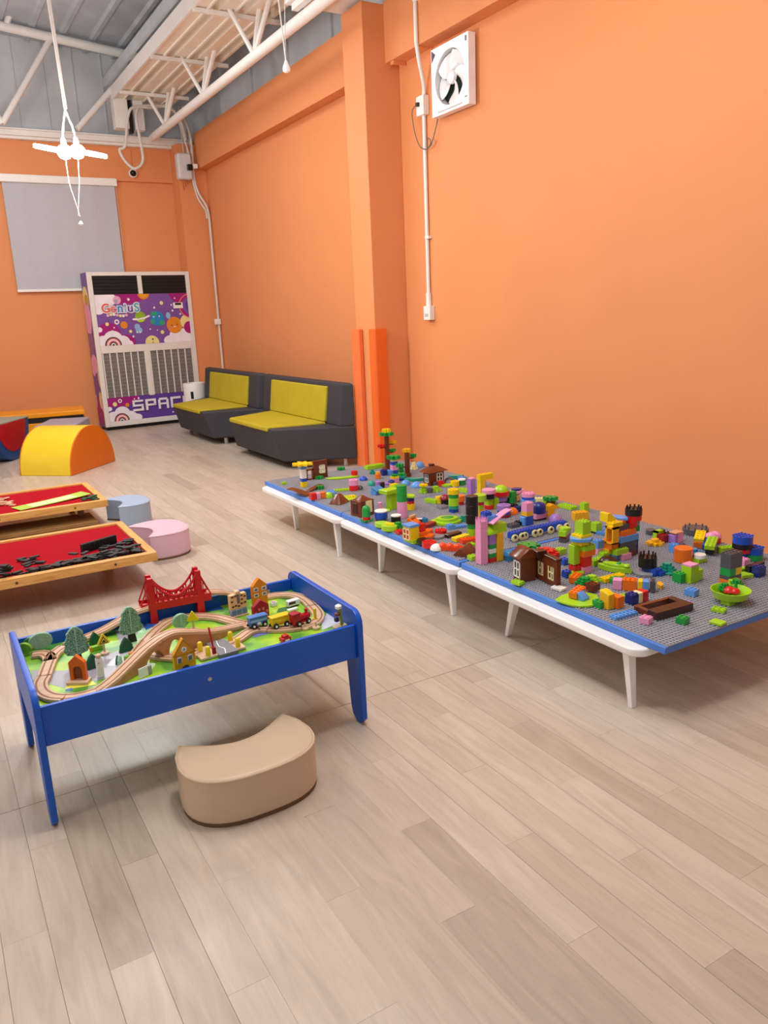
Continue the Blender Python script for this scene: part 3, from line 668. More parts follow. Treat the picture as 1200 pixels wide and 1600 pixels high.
MB().box(-0.20, 0.22, -0.34, 0.34, 0, 0.03).build('base_panel', charcoal_m, t)
t = thing('soft_bench', 'long orange soft bench with a black slot along the back wall', 'soft block', (1.13, 10.82, 0), math.radians(-8))
MB().box(-1.2, 0.68, -0.28, 0.30, 0.36, 0.42).build('top_pad', M('amber_vinyl', 'F09A12', rough=0.35), t, bevel=0.012)
MB().box(-1.19, 0.66, -0.265, 0.28, 0.29, 0.365).build('slot', black_m, t)
MB().box(-1.2, 0.69, -0.28, 0.30, 0.0, 0.295).build('body', M('amber_vinyl', 'F09A12', rough=0.35), t, bevel=0.012)

# ------------------------------------------------------------------ crescent stools
def crescent(h, sx=1.0, sy=1.0):
    out = []
    L2, W2 = 0.215 * sx, 0.145 * sy
    # convex front, from left tip round to right tip
    for a in range(0, 181, 9):
        ang = math.radians(180 + a); c, s = math.cos(ang), math.sin(ang)
        out.append((L2 * math.copysign(abs(c) ** 0.75, c), 0.02 * sy + (W2 + 0.015) * math.copysign(abs(s) ** 0.85, s)))
    out += [(0.205 * sx, 0.085 * sy), (0.178 * sx, W2)]
    for i in range(1, 12):
        u = i / 12; x = 0.172 * sx * (1 - 2 * u); out.append((x, W2 - 0.085 * sy * math.sin(math.pi * u) ** 0.9))
    out += [(-0.178 * sx, W2), (-0.205 * sx, 0.085 * sy)]
    return out
def stool(label, x, y, rz, hexc, mname, h=0.16, sx=1.0, sy=1.0):
    m = M(mname, hexc, rough=0.42, spec=0.45, var=0.03, bump=0.05, bscale=14)
    t = thing('stool', label, 'stool', (x, y, 0), rz, 'crescent stools')
    p = crescent(h, sx, sy)
    MB().prism([(q[0] * 0.985, q[1] * 0.985) for q in p], 0.0, 0.012, 'xy').build('base_trim', M('brown_trim', '6B5138', rough=0.6), t)
    MB().prism(p, 0.008, h, 'xy').build('cover', m, t, bevel=0.012, seg=3, ang=50)
    MB().tube([(q[0] * 0.995, q[1] * 0.995, h - 0.006) for q in p] + [(p[0][0] * 0.995, p[0][1] * 0.995, h - 0.006)], 0.0035, 6).build('piping', m, t)
    return t
stool('beige crescent stool in front of the blue train table', 0.702, 2.11, 0.0, 'D0B598', 'beige_vinyl', 0.158)
stool('pink crescent stool at the corner of the near red table', 1.215, 4.98, math.radians(98), 'DDB6C6', 'pink_vinyl', 0.165, 0.98, 1.1)
stool('light blue crescent stool behind the pink one', 1.232, 5.93, math.radians(95), '9DB0C8', 'pale_blue_vinyl', 0.165, 0.92, 0.95)

# ------------------------------------------------------------------ red domino tables
def felt_table(label, x0, x1, y0, y1, h, lower, leg_y):
    t = thing('tray_table', label, 'table', ((x0 + x1) / 2, (y0 + y1) / 2, 0), 0, 'low pine tables with red felt')
    a, b = (x1 - x0) / 2, (y1 - y0) / 2; f = 0.045
    MB().box(-a + 0.01, a - 0.01, -b + 0.01, b - 0.01, h - 0.028, h - 0.012).build('felt_top', felt_m, t)
    for s in (-1, 1):
        MB().box(-a, a, s * b - (f if s > 0 else 0), s * b + (0 if s > 0 else f), h - 0.05, h).build('rail', pine_m, t, bevel=0.004)
        MB().box(s * a - (f if s > 0 else 0), s * a + (0 if s > 0 else f), -b + f, b - f, h - 0.05, h).build('rail', pine_y_m, t, bevel=0.004)
    for k in range(4):
        xx = -a * 0.8 + k * a * 0.52
        MB().lathe([(0.007, 0), (0.007, 0.003)], 10, mat=Matrix.Translation((xx, -b + 0.0005, h - 0.027)) @ Matrix.Rotation(math.pi / 2, 4, 'X')).build('peg', M('knot_brown', '5A3A1A'), t)
    for sx in (-1, 1):
        for sy in (-1, 1):
            bx, by = sx * (a - 0.16), leg_y[0] if sy < 0 else leg_y[1]
            MB().hexa([(bx - 0.02, by + sy * 0.03 - 0.02, 0), (bx + 0.02, by + sy * 0.03 - 0.02, 0), (bx + 0.02, by + sy * 0.03 + 0.02, 0), (bx - 0.02, by + sy * 0.03 + 0.02, 0)],
                      [(bx - 0.02, by - 0.02, h - 0.045), (bx + 0.02, by - 0.02, h - 0.045), (bx + 0.02, by + 0.02, h - 0.045), (bx - 0.02, by + 0.02, h - 0.045)]).build('leg', oldpine_m, t, bevel=0.003)
        MB().tube([(sx * (a - 0.16), leg_y[0], h - 0.06), (sx * (a - 0.16), leg_y[1], 0.05)], 0.012, 6).build('brace', oldpine_m, t)
    if lower:
        for (ya, yb) in ((-b - 0.02, -b + 0.14), (-b + 0.15, -b + 0.30)):
            MB().box(-a + 0.02, a - 0.09, ya, yb, 0.04, 0.065).build('lower_slat', oldpine_m, t, bevel=0.003)
    return t
felt_table('near low pine table with red felt top strewn with black dominoes', -0.9, 0.995, 4.24, 5.10, 0.215, False, (0.19, 0.36))
felt_table('far low pine table with red felt top carrying a green strip', -0.85, 1.065, 5.86, 6.68, 0.205, True, (-0.15, 0.25))
dom_m = M('black_domino', '1A1B1E', rough=0.5); domg_m = M('green_domino', '1D4A30', rough=0.4); domc_m = M('cream_domino', 'CFAF8A', rough=0.5)
dme = MB().box(-0.026, 0.026, -0.012, 0.012, 0, 0.008).mesh('domino', dom_m, bevel=0.0015, seg=1)
dmg = MB().box(-0.026, 0.026, -0.012, 0.012, 0, 0.008).mesh('domino', domg_m, bevel=0.0015, seg=1)
dmc = MB().box(-0.026, 0.026, -0.012, 0.012, 0, 0.008).mesh('domino', domc_m, bevel=0.0015, seg=1)
rnd = random.Random(3)
zt = 0.203
def dominoes(n, fn, me, label, group, z0=zt, flat=True):
    placed = []
    for i in range(n):
        for _ in range(30):
            x, y = fn(rnd)
            lev = sum(1 for (px, py) in placed if abs(px - x) < 0.042 and abs(py - y) < 0.026)
            if lev < 3: break
        placed.append((x, y))
        o = put('domino', me, None, (x, y, z0 + 0.0082 * lev), rnd.uniform(-0.9, 0.9) if flat else 0)
        tag(o, label, 'domino', group)
ub = lambda r, a, b: r.uniform(a, b)
dominoes(92, lambda r: ((lambda x: (x, 4.305 + r.random() * (0.02 + 0.11 * max(0, (x - 0.30) / 0.65))))(ub(r, 0.20, 0.93))), dme, 'small black domino in the heap along the front rim of the near red table', 'black dominoes in the front heap')
dominoes(14, lambda r: (ub(r, 0.18, 0.42), ub(r, 4.42, 4.62)), dme, 'black domino lying apart on the red felt left of the heap', 'scattered black dominoes')
dominoes(24, lambda r: (ub(r, 0.74, 0.93), ub(r, 4.40, 4.62)), dme, 'black domino on the right corner of the near red table', 'black dominoes in the right corner')
for k in range(22):   # a standing row
    u = k / 21
    o = put('domino', dme, None, (0.655 + 0.20 * u, 4.53 + 0.09 * u, zt), 0.42); o.rotation_euler = (0, math.radians(-90), 0.42 + math.radians(0))
    o.location.z = zt + 0.026
    tag(o, 'black domino standing in the tight row near the right end of the near red table', 'domino', 'standing row of black dominoes')
zt = 0.193
dominoes(10, lambda r: (ub(r, 0.92, 1.01), ub(r, 5.93, 6.10)), dmg, 'dark green domino on the right corner of the far red table', 'green dominoes')
dominoes(18, lambda r: (ub(r, 0.30, 0.46), ub(r, 6.20, 6.50)), dmc, 'pale wooden domino in the small heap on the far red table', 'pale dominoes', z0=0.193)
o = thing('game_strip', 'long green and cream printed game strip lying on the far red table', 'game', (0.72, 6.12, 0.193), 0.32)
strip_m = M('lime_print', 'A9C64A', rough=0.45); cream_m = M('cream_print', 'E9E2A8', rough=0.5)
mb = MB(); n = 12; zs = [0.004 + 0.012 * (i / n) ** 3 for i in range(n + 1)]
mb.ribbon([(-0.27 + 0.54 * i / n, 0, 0) for i in range(n + 1)], 0.15, 0.0, 0.003, zs); mb.build('sheet', strip_m, o)
mb = MB(); mb.ribbon([(-0.17 + 0.34 * i / n, 0, 0) for i in range(n + 1)], 0.11, 0.0031, 0.0036, [0.004 + 0.012 * ((0.10 + 0.34 * i / n) / 0.54) ** 3 for i in range(n + 1)]); mb.build('printed_panel', cream_m, o)
# ------------------------------------------------------------------ blue train table
TX0, TX1, TY0, TY1 = 0.134, 1.212, 2.268, 2.872
t = thing('train_table', 'blue painted wooden train table with raised rails and green printed top', 'table', (0.673, 2.57, 0))
ox, oy = 0.673, 2.57
def side(xa, xb):
    a, b = TY0 - oy, TY1 - oy
    pr = [(a, 0.025), (a + 0.02, 0.004), (a + 0.045, 0.0), (a + 0.075, 0.02), (a + 0.085, 0.05), (a + 0.105, 0.26)]
    pr += [(b - 0.105, 0.26), (b - 0.085, 0.05), (b - 0.075, 0.02), (b - 0.045, 0.0), (b - 0.02, 0.004), (b, 0.025)]
    pr += [(q[0], q[1]) for q in arc(b - 0.05, 0.39, 0.05, 0, 90, 6)] + [(q[0], q[1]) for q in arc(a + 0.05, 0.39, 0.05, 90, 180, 6)]
    return MB().prism(pr, xa - ox, xb - ox, 'yz')
side(TX0, TX0 + 0.02).build('end_panel', bluepaint_m, t, bevel=0.004)
side(TX1 - 0.022, TX1).build('end_panel', bluepaint_m, t, bevel=0.004)
MB().box(TX0 + 0.02 - ox, TX1 - 0.022 - ox, TY0 + 0.018 - oy, TY0 + 0.034 - oy, 0.262, 0.388).build('front_rail', bluepaint_m, t, bevel=0.003)
MB().box(TX0 + 0.02 - ox, TX1 - 0.022 - ox, TY1 - 0.036 - oy, TY1 - 0.02 - oy, 0.262, 0.405).build('back_rail', bluepaint_m, t, bevel=0.003)
for (x, y, s) in ((0.655, TY0 + 0.018, 1), (1.09, TY1 - 0.036, 1), (0.5, TY1 - 0.036, 1)):
    MB().lathe([(0.007, 0), (0.007, 0.002), (0.004, 0.004)], 14, mat=Matrix.Translation((x - ox, y - oy, 0.375 if s and y > 2.5 else 0.335)) @ Matrix.Rotation(math.pi / 2, 4, 'X')).build('bolt', chrome_m, t)
def playmat():
    m = bpy.data.materials.new('printed_playmat'); m.use_nodes = True; N = m.node_tree.nodes; L = m.node_tree.links; b = N['Principled BSDF']; b.inputs['Roughness'].default_value = 0.4
    tc = N.new('ShaderNodeTexCoord'); n = N.new('ShaderNodeTexNoise'); n.inputs['Scale'].default_value = 9; n.inputs['Detail'].default_value = 1.5
    L.new(tc.outputs['Object'], n.inputs['Vector']); r = N.new('ShaderNodeValToRGB'); e = r.color_ramp.elements; r.color_ramp.interpolation = 'EASE'
    e[0].position = 0.40; e[0].color = rgb('4E8E30') + (1,); e[1].position = 0.62; e[1].color = rgb('A9CF28') + (1,)
    k = e.new(0.5); k.color = rgb('7DB934') + (1,)
    L.new(n.outputs['Fac'], r.inputs['Fac']); L.new(r.outputs['Color'], b.inputs['Base Color']); return m
ZM = 0.36
top = MB().box(TX0 + 0.021 - ox, TX1 - 0.023 - ox, TY0 + 0.035 - oy, TY1 - 0.037 - oy, 0.33, ZM).build('playmat_top', playmat(), t)
road_m = M('print_road_grey', '9E9CA6', rough=0.4, var=0.05); pond_m = M('print_pond', '2E62B8', rough=0.4, var=0.1); pmw_m = M('toy_white', 'EDEDF0', rough=0.4); pmdk_m = M('print_dark_green', '1F6A36', rough=0.4, var=0.1); pmint_m = M('print_mint', 'A9D8A2', rough=0.4)
kk = [0]
def matprint(m, pts):
    kk[0] += 1; z = ZM + 0.0003 + 0.00006 * kk[0]
    MB().prism([(p[0] - ox, p[1] - oy) for p in pts], z - 0.0004, z, 'xy').build('print', m, top, smooth=False)
matprint(road_m, [(0.1642, 2.5674), (0.2412, 2.4430), (0.4646, 2.4315), (0.5747, 2.6534), (0.5848, 2.8277), (0.4803, 2.8294), (0.4599, 2.6363), (0.2623, 2.5763), (0.1732, 2.6401)])
pmg_m = M('print_mat_grey', 'C3C6CC', rough=0.4)
matprint(pmg_m, [(0.3855, 2.5348), (0.4718, 2.4611), (0.5652, 2.6603), (0.4850, 2.6510)])
matprint(pmint_m, [(0.4731, 2.6465), (0.5389, 2.6453), (0.6163, 2.7666), (0.5676, 2.7874)])
matprint(pond_m, [(0.5747, 2.7600), (0.6712, 2.8182), (0.6619, 2.8730), (0.5820, 2.8451)])
matprint(pmw_m, [(0.6147, 2.8056), (0.6675, 2.8052), (0.6986, 2.8457), (0.6627, 2.8403)])
matprint(pond_m, [(0.7924, 2.8087), (0.8835, 2.7905), (0.8836, 2.8502), (0.8266, 2.8669)])
matprint(pmdk_m, [(0.8282, 2.8402), (0.9068, 2.8414), (0.9606, 2.8719), (0.8963, 2.9023)])
matprint(M('print_violet_blue', '6E72B8', rough=0.4), [(0.8714, 2.4575), (0.9826, 2.4607), (0.9612, 2.4981), (0.8942, 2.4969)])
matprint(pmdk_m, [(1.0345, 2.6286), (1.0940, 2.6252), (1.0939, 2.6672), (1.0592, 2.6678)])
matprint(M('print_pale_grey', 'C6C8D2', rough=0.4, var=0.12, scale=30), [(1.1009, 2.3738), (1.1968, 2.3989), (1.2322, 2.4816), (1.1989, 2.5226), (1.1357, 2.4440)])
matprint(M('print_sun', 'E6E04A', rough=0.4), [(0.2423, 2.4266), (0.3299, 2.4063), (0.3286, 2.4395), (0.2510, 2.4571)])
matprint(pond_m, [(0.2408, 2.4173), (0.2617, 2.4076), (0.2631, 2.4274), (0.2447, 2.4300)])

# wooden track: one thing per piece, grooves cut as two dark recessed lines
groove_m = M('track_groove', '8E6748', rough=0.7)
def track(label, paths, zoff=None):
    p0 = paths[0][0]
    t = thing('track_piece', label, 'toy track', (p0[0], p0[1], ZM))
    for path in paths:
        sp = smooth_path([(p[0] - p0[0], p[1] - p0[1], (p[2] if len(p) > 2 else 0)) for p in path], 5)
        zs = [q.z for q in sp]; pts = [(q.x, q.y) for q in sp]
        MB().ribbon(pts, 0.045, 0.001, 0.013, zs).build('wooden_rail', beech_m, t, bevel=0.0015, seg=1)
        for s in (-1, 1):
            gp = []
            for i, q in enumerate(sp):
                a = sp[max(i - 1, 0)]; b = sp[min(i + 1, len(sp) - 1)]; d = (b - a); d.z = 0; d.normalize(); gp.append((q.x - d.y * 0.012 * s, q.y + d.x * 0.012 * s))
            MB().ribbon(gp, 0.006, 0.0122, 0.0133, zs).build('groove', groove_m, t, smooth=False)
    return t
track('Y-shaped wooden track switch at the left end of the train table', [[(0.2000, 2.5509), (0.2263, 2.6419), (0.2530, 2.7151), (0.2936, 2.7636)], [(0.2330, 2.6612), (0.2357, 2.7086), (0.2204, 2.7450), (0.1891, 2.7549)]])
track('curved wooden track piece in the near left corner of the train table', [[(0.1993, 2.5459), (0.1815, 2.4986), (0.1790, 2.4377), (0.1970, 2.3846), (0.2284, 2.3525)]])
track('wooden track piece along the front rail leading to the arched ramp', [[(0.2301, 2.3514), (0.2715, 2.3369), (0.3184, 2.3390)]])
track('rising wooden track piece along the back rail left of the red bridge', [[(0.2993, 2.7728), (0.3518, 2.7903, .002), (0.4209, 2.8000, .012), (0.4804, 2.8074, .028), (0.5420, 2.8156, .048), (0.6034, 2.8020, .063)]])
track('falling wooden track piece right of the red bridge', [[(0.8310, 2.8261, .063), (0.8847, 2.8114, .058), (0.9271, 2.8113, .038), (0.9796, 2.7940, .018)]])
track('curved wooden track piece behind the toy houses at the far right', [[(1.0487, 2.8019), (1.1127, 2.7901), (1.1620, 2.7437), (1.1757, 2.6706), (1.1688, 2.5980)]])
track('curved wooden track piece round the right end of the train table', [[(1.1678, 2.5903), (1.1535, 2.5108), (1.1235, 2.4547), (1.0856, 2.4299), (1.0451, 2.4302)]])
track('wooden track piece beneath the yellow and red toy wagons', [[(1.0432, 2.4316), (0.9907, 2.4484), (0.9435, 2.4831)]])
track('forked wooden track piece beneath the blue toy wagon', [[(0.9416, 2.4845), (0.9079, 2.5166), (0.8892, 2.5823)], [(0.9133, 2.5053), (0.8721, 2.4996), (0.8194, 2.4614), (0.7782, 2.4378)]])
track('long curved wooden track piece across the middle of the train table', [[(0.8873, 2.5837), (0.8592, 2.6349), (0.8250, 2.7070), (0.7694, 2.7642), (0.7192, 2.7855)]])
track('curved wooden track piece behind the mint tree passing under the ramp', [[(0.7172, 2.7870), (0.6680, 2.7763), (0.6117, 2.7271), (0.5525, 2.6494), (0.4887, 2.5510)]])
track('straight wooden track piece under the arched ramp behind the yellow house', [[(0.5331, 2.5063), (0.5719, 2.4597), (0.6182, 2.4263), (0.6737, 2.4360)]])
# arched wooden ramp bridge
RP = [(0.3184, 2.3390, 0.0), (0.3734, 2.3675, .013), (0.4337, 2.4069, .033), (0.4975, 2.4505, .053), (0.5605, 2.4855, .065), (0.6121, 2.4990, .068), (0.6727, 2.4994, .055), (0.7413, 2.5222, .030), (0.8166, 2.5615, .010), (0.8856, 2.5790, .002)]
t = thing('ramp_bridge', 'long wooden arched ramp bridge crossing the front of the train table', 'toy bridge', (RP[0][0], RP[0][1], ZM))
sp = smooth_path([(p[0] - RP[0][0], p[1] - RP[0][1], p[2]) for p in RP], 6)
pts = [(q.x, q.y) for q in sp]; zs = [q.z for q in sp]
MB().ribbon(pts, 0.042, 0.0, 0.012, zs).build('deck', beech_m, t, bevel=0.0015, seg=1)
for s in (-1, 1):
    gp = []
    for i, q in enumerate(sp):
        a = sp[max(i - 1, 0)]; b = sp[min(i + 1, len(sp) - 1)]; d = (b - a); d.z = 0; d.normalize(); gp.append((q.x - d.y * 0.0105 * s, q.y + d.x * 0.0105 * s))
    MB().ribbon(gp, 0.005, 0.0112, 0.0123, zs).build('groove', groove_m, t, smooth=False)
N_ = len(sp)
def arch_z(i):      # underside of the side walls: solid, two arches, solid
    u = i / (N_ - 1)
    for (a, b) in ((0.30, 0.43), (0.47, 0.60)):
        if a < u < b:
            w = (u - a) / (b - a); return min(zs[i], 0.002 + (zs[i] - 0.014) * math.sin(math.pi * w) ** 0.5)
    return 0.001
mb = MB(); vs = []; fs = []
side_w = 0.021
for i, q in enumerate(sp):
    a = sp[max(i - 1, 0)]; b = sp[min(i + 1, N_ - 1)]; d = (b - a); d.z = 0; d.normalize()
    for s in (1, -1):
        for z in (arch_z(i), max(zs[i] + 0.001, arch_z(i) + 0.0005)): vs.append((q.x - d.y * side_w * s, q.y + d.x * side_w * s, z))
for i in range(N_ - 1):
    a, b = 4 * i, 4 * i + 4
    fs += [(a, b, b + 1, a + 1), (a + 3, b + 3, b + 2, a + 2), (a, a + 2, b + 2, b)]
fs += [(0, 1, 3, 2), tuple(4 * (N_ - 1) + k for k in (2, 3, 1, 0))]
mb.add(vs, fs).build('side_wall', wood('warm_beech', 'A9744C', 'C08A5E', axis=0, stretch=5, scale=14), t)

# red suspension bridge
BA = (0.6233, 2.8379); BB = (0.7987, 2.8204)
bl = math.hypot(BB[0] - BA[0], BB[1] - BA[1])
t = thing('suspension_bridge', 'red plastic suspension bridge over the back of the train table', 'toy bridge', ((BA[0] + BB[0]) / 2, (BA[1] + BB[1]) / 2, ZM), math.atan2(BB[1] - BA[1], BB[0] - BA[0]))
red_m = M('red_plastic', 'C81020', rough=0.3, spec=0.5, var=0.03)
h = bl / 2
for s in (-1, 1):
    mb = MB()
    for yy in (-0.024, 0.024):
        mb.hexa([(s * h - 0.014, yy - 0.010, 0), (s * h + 0.014, yy - 0.010, 0), (s * h + 0.014, yy + 0.010, 0), (s * h - 0.014, yy + 0.010, 0)],
                [(s * h - 0.010, yy - 0.008, 0.175), (s * h + 0.010, yy - 0.008, 0.175), (s * h + 0.010, yy + 0.008, 0.175), (s * h - 0.010, yy + 0.008, 0.175)])
    for z in (0.02, 0.155): mb.box(s * h - 0.006, s * h + 0.006, -0.024, 0.024, z, z + 0.012)
    mb.hexa([(s * h - 0.014, -0.03, 0.06), (s * h + 0.014, -0.03, 0.06), (s * h + 0.014, 0.03, 0.06), (s * h - 0.014, 0.03, 0.06)], [(s * h - 0.010, -0.03, 0.12), (s * h + 0.010, -0.03, 0.12), (s * h + 0.010, -0.016, 0.12), (s * h - 0.010, -0.016, 0.12)])
    mb.build('tower', red_m, t, bevel=0.0015, seg=1)
ext = h + 0.042
MB().box(-ext, ext, -0.026, 0.026, 0.055, 0.07).build('deck', red_m, t, bevel=0.002)
for yy in (-0.029, 0.029):
    mb = MB()
    cz = lambda x: 0.095 + 0.078 * (x / h) ** 2 if abs(x) <= h else 0.173 - 0.095 * (abs(x) - h) / 0.042
    mb.tube([(x, yy, cz(x)) for x in [-h + 2 * h * i / 16 for i in range(17)]], 0.0045, 6)
    for s in (-1, 1): mb.tube([(s * h, yy, 0.173), (s * ext, yy, 0.075)], 0.003, 6); mb.tube([(s * (h + 0.015), yy, 0.14), (s * (h + 0.015), yy, 0.07)], 0.002, 6)
    mb.box(-ext, ext, yy - 0.004, yy + 0.004, 0.052, 0.080)
    nb = 9
    for i in range(1, nb):
        x = -h + 2 * h * i / nb; mb.tube([(x, yy, 0.07), (x, yy, cz(x))], 0.0028, 5)
        x2 = -h + 2 * h * (i + 0.5) / nb
        mb.tube([(x, yy, 0.076), (x2, yy, min(cz(x2), 0.105))], 0.0026, 5); mb.tube([(x2, yy, min(cz(x2), 0.105)), (x + 2 * h / nb, yy, 0.076)], 0.0026, 5)
    mb.box(-h, h, yy - 0.002, yy + 0.002, 0.09, 0.094)
    mb.build('side_truss', red_m, t)

# flat wooden trees and houses
def board(par, m, pts, y0, y1, name='panel', bevel=0.0015):
    return MB().prism(pts, y0, y1, 'xz').build(name, m, par, bevel=bevel, seg=1)
def leafpat(name, h1, h2, sc):
    if name in MATS: return MATS[name]
    m = bpy.data.materials.new(name); m.use_nodes = True; MATS[name] = m; N = m.node_tree.nodes; L = m.node_tree.links; b = N['Principled BSDF']; b.inputs['Roughness'].default_value = 0.5
    tc = N.new('ShaderNodeTexCoord'); w = N.new('ShaderNodeTexWave'); w.wave_type = 'BANDS'; w.bands_direction = 'Z'; w.inputs['Scale'].default_value = sc; w.inputs['Distortion'].default_value = 14; w.inputs['Detail'].default_value = 3; w.inputs['Detail Scale'].default_value = 3
    L.new(tc.outputs['Object'], w.inputs['Vector']); r = N.new('ShaderNodeValToRGB'); e = r.color_ramp.elements; e[0].position = 0.35; e[1].position = 0.75
    e[0].color = rgb(h1) + (1,); e[1].color = rgb(h2) + (1,); L.new(w.outputs['Fac'], r.inputs['Fac']); L.new(r.outputs['Color'], b.inputs['Base Color']); return m
big_m = leafpat('painted_tree_leaves', '2F6B50', '8DB89E', 42); mint_m = leafpat('painted_mint_leaves', '6F9E80', '9CC0A6', 60)
mintedge_m = M('mint_paint', '9CCBB0', rough=0.5); ever_m = M('evergreen_paint', '17583A', rough=0.5, var=0.08); trunk_m = M('black_trunk_paint', '1C1A18', rough=0.5)
conifer = [(-0.006, 0.03), (-0.034, 0.036), (-0.043, 0.052), (-0.034, 0.068), (-0.038, 0.08), (-0.026, 0.098), (-0.028, 0.108), (-0.012, 0.126), (0, 0.132), (0.012, 0.126), (0.028, 0.108), (0.026, 0.098), (0.038, 0.08), (0.034, 0.068), (0.043, 0.052), (0.034, 0.036), (0.006, 0.03)]
def tree(label, x, y, rz, sc, shape=conifer, crown=big_m, edge=mintedge_m, trunk=True):
    t = thing('toy_tree', label, 'toy tree', (x, y, ZM + 0.0015), rz)
    P = [(a * sc, b * sc) for (a, b) in shape]
    board(t, crown, P, -0.0075, 0.0, 'crown'); board(t, edge, P, 0.0, 0.006, 'crown_back')
    if trunk:
        board(t, trunk_m, [(-0.016 * sc, 0), (0.016 * sc, 0), (0.011 * sc, 0.034 * sc), (-0.011 * sc, 0.034 * sc)], -0.006, 0.006, 'trunk')
        board(t, mintedge_m, [(-0.001, 0.0 + 0.035 * sc), (0.0015, 0.035 * sc), (0.002, max(p[1] for p in P) - 0.004), (-0.002, max(p[1] for p in P) - 0.004)], -0.0085, -0.007, 'midrib', 0)
    return t
oval = [(0.036 * math.cos(a * math.pi / 10), 0.05 + 0.032 * math.sin(a * math.pi / 10)) for a in range(20)]
ovalw = [(0.042 * math.cos(a * math.pi / 10), 0.04 + 0.032 * math.sin(a * math.pi / 10)) for a in range(20)]
tri = [(-0.026, 0.0), (0.026, 0.0), (0.020, 0.018), (0.022, 0.020), (0.012, 0.038), (0, 0.052), (-0.012, 0.038), (-0.022, 0.020), (-0.020, 0.018)]
tree('tall dark green toy tree behind the orange gate at the left of the train table', 0.3141, 2.6100, 0.1, 0.98)
tree('tall dark green toy tree with a pale midrib left of the red bridge', 0.5077, 2.6816, 0.15, 1.0)
tree('round pale green toy tree in front of the red bridge', 0.6786, 2.6620, 0.1, 0.86, [(a, b) for (a, b) in oval], mint_m)
tree('round mint toy bush leaning at the far left corner of the train table', 0.2252, 2.7933, 0.0, 0.92, ovalw, mint_m, trunk=False)
lb = M('lime_paint', '7FB52E', rough=0.5)
tree('lime green toy bush in the far left corner of the train table', 0.1711, 2.7874, -0.5, 0.62, ovalw, lb, lb, False)
tree('small olive toy bush between the lime bush and the mint bush', 0.1972, 2.8334, -0.2, 0.6, ovalw, M('olive_paint', '5F8A4A', rough=0.5), lb, False)
tree('small dark evergreen toy tree under the triangular yellow sign', 0.3936, 2.7443, 0.1, 0.85, tri, ever_m, ever_m, False)
tree('small dark evergreen toy tree beside the white toy figure', 0.3476, 2.5385, 0.1, 0.98, tri, ever_m, ever_m, False)
tree('small dark evergreen toy tree in front of the tall tree with the pale midrib', 0.4710, 2.6089, 0.1, 1.0, tri, ever_m, ever_m, False)
tree('small mint toy tree tipped beside the ramp bridge', 0.4263, 2.5234, 0.9, 0.55, tri, mintedge_m, ever_m, False)
o = thing('toy_shrub', 'low lime and orange toy shrub below the yellow sign', 'toy tree', (0.3879, 2.6820, ZM + 0.0015), 0.1)
board(o, lb, [(-0.022, 0), (0.02, 0), (0.018, 0.016), (-0.018, 0.016)], -0.006, 0.006, 'crown'); board(o, po_m, [(-0.024, 0), (-0.014, 0), (-0.02, 0.018), (-0.026, 0.016)], -0.007, 0.005, 'flower')
o = thing('toy_shrub', 'low lime and orange toy shrub beside the ramp bridge', 'toy tree', (0.4633, 2.5391, ZM + 0.0015), 0.5)
board(o, lb, [(-0.02, 0), (0.02, 0), (0.02, 0.014), (-0.016, 0.016)], -0.006, 0.006, 'crown'); board(o, po_m, [(0.002, 0.012), (0.024, 0.010), (0.024, 0.018), (0.002, 0.020)], -0.007, 0.005, 'flower')

sign_y = M('sign_yellow', 'E8CB1E', rough=0.4); wood_pale = M('pale_wood', 'D6B494', rough=0.55)
def sign(label, x, y, rz, back):
    t = thing('toy_sign', label, 'toy sign', (x, y, ZM + 0.001), rz)
    MB().lathe([(0.014, 0), (0.014, 0.006), (0.006, 0.008)], 14).build('base', wood_pale, t)
    MB().cyl((0, 0, 0.006), 0.0035, 0.04, 10).build('post', wood_pale, t)
    board(t, sign_y, [(-0.020, 0.036), (0.020, 0.036), (0.022, 0.040), (0.002, 0.074), (-0.002, 0.074), (-0.022, 0.040)], -0.004, 0.003, 'plate')
    if not back:
        board(t, pk_m, [(-0.015, 0.040), (0.015, 0.040), (0, 0.066)], -0.0046, -0.0038, 'border', 0); board(t, sign_y, [(-0.011, 0.0425), (0.011, 0.0425), (0, 0.061)], -0.005, -0.0042, 'field', 0)
        board(t, pk_m, [(-0.006, 0.044), (0.006, 0.044), (0.005, 0.049), (0.001, 0.053), (-0.004, 0.049)], -0.0054, -0.0046, 'symbol', 0)
sign('triangular yellow toy sign with black symbol at the left of the train table', 0.4034, 2.6322, 0.15, False)
sign('triangular yellow toy sign seen from the back beside the pale round tree', 0.7208, 2.6529, -0.3, True)

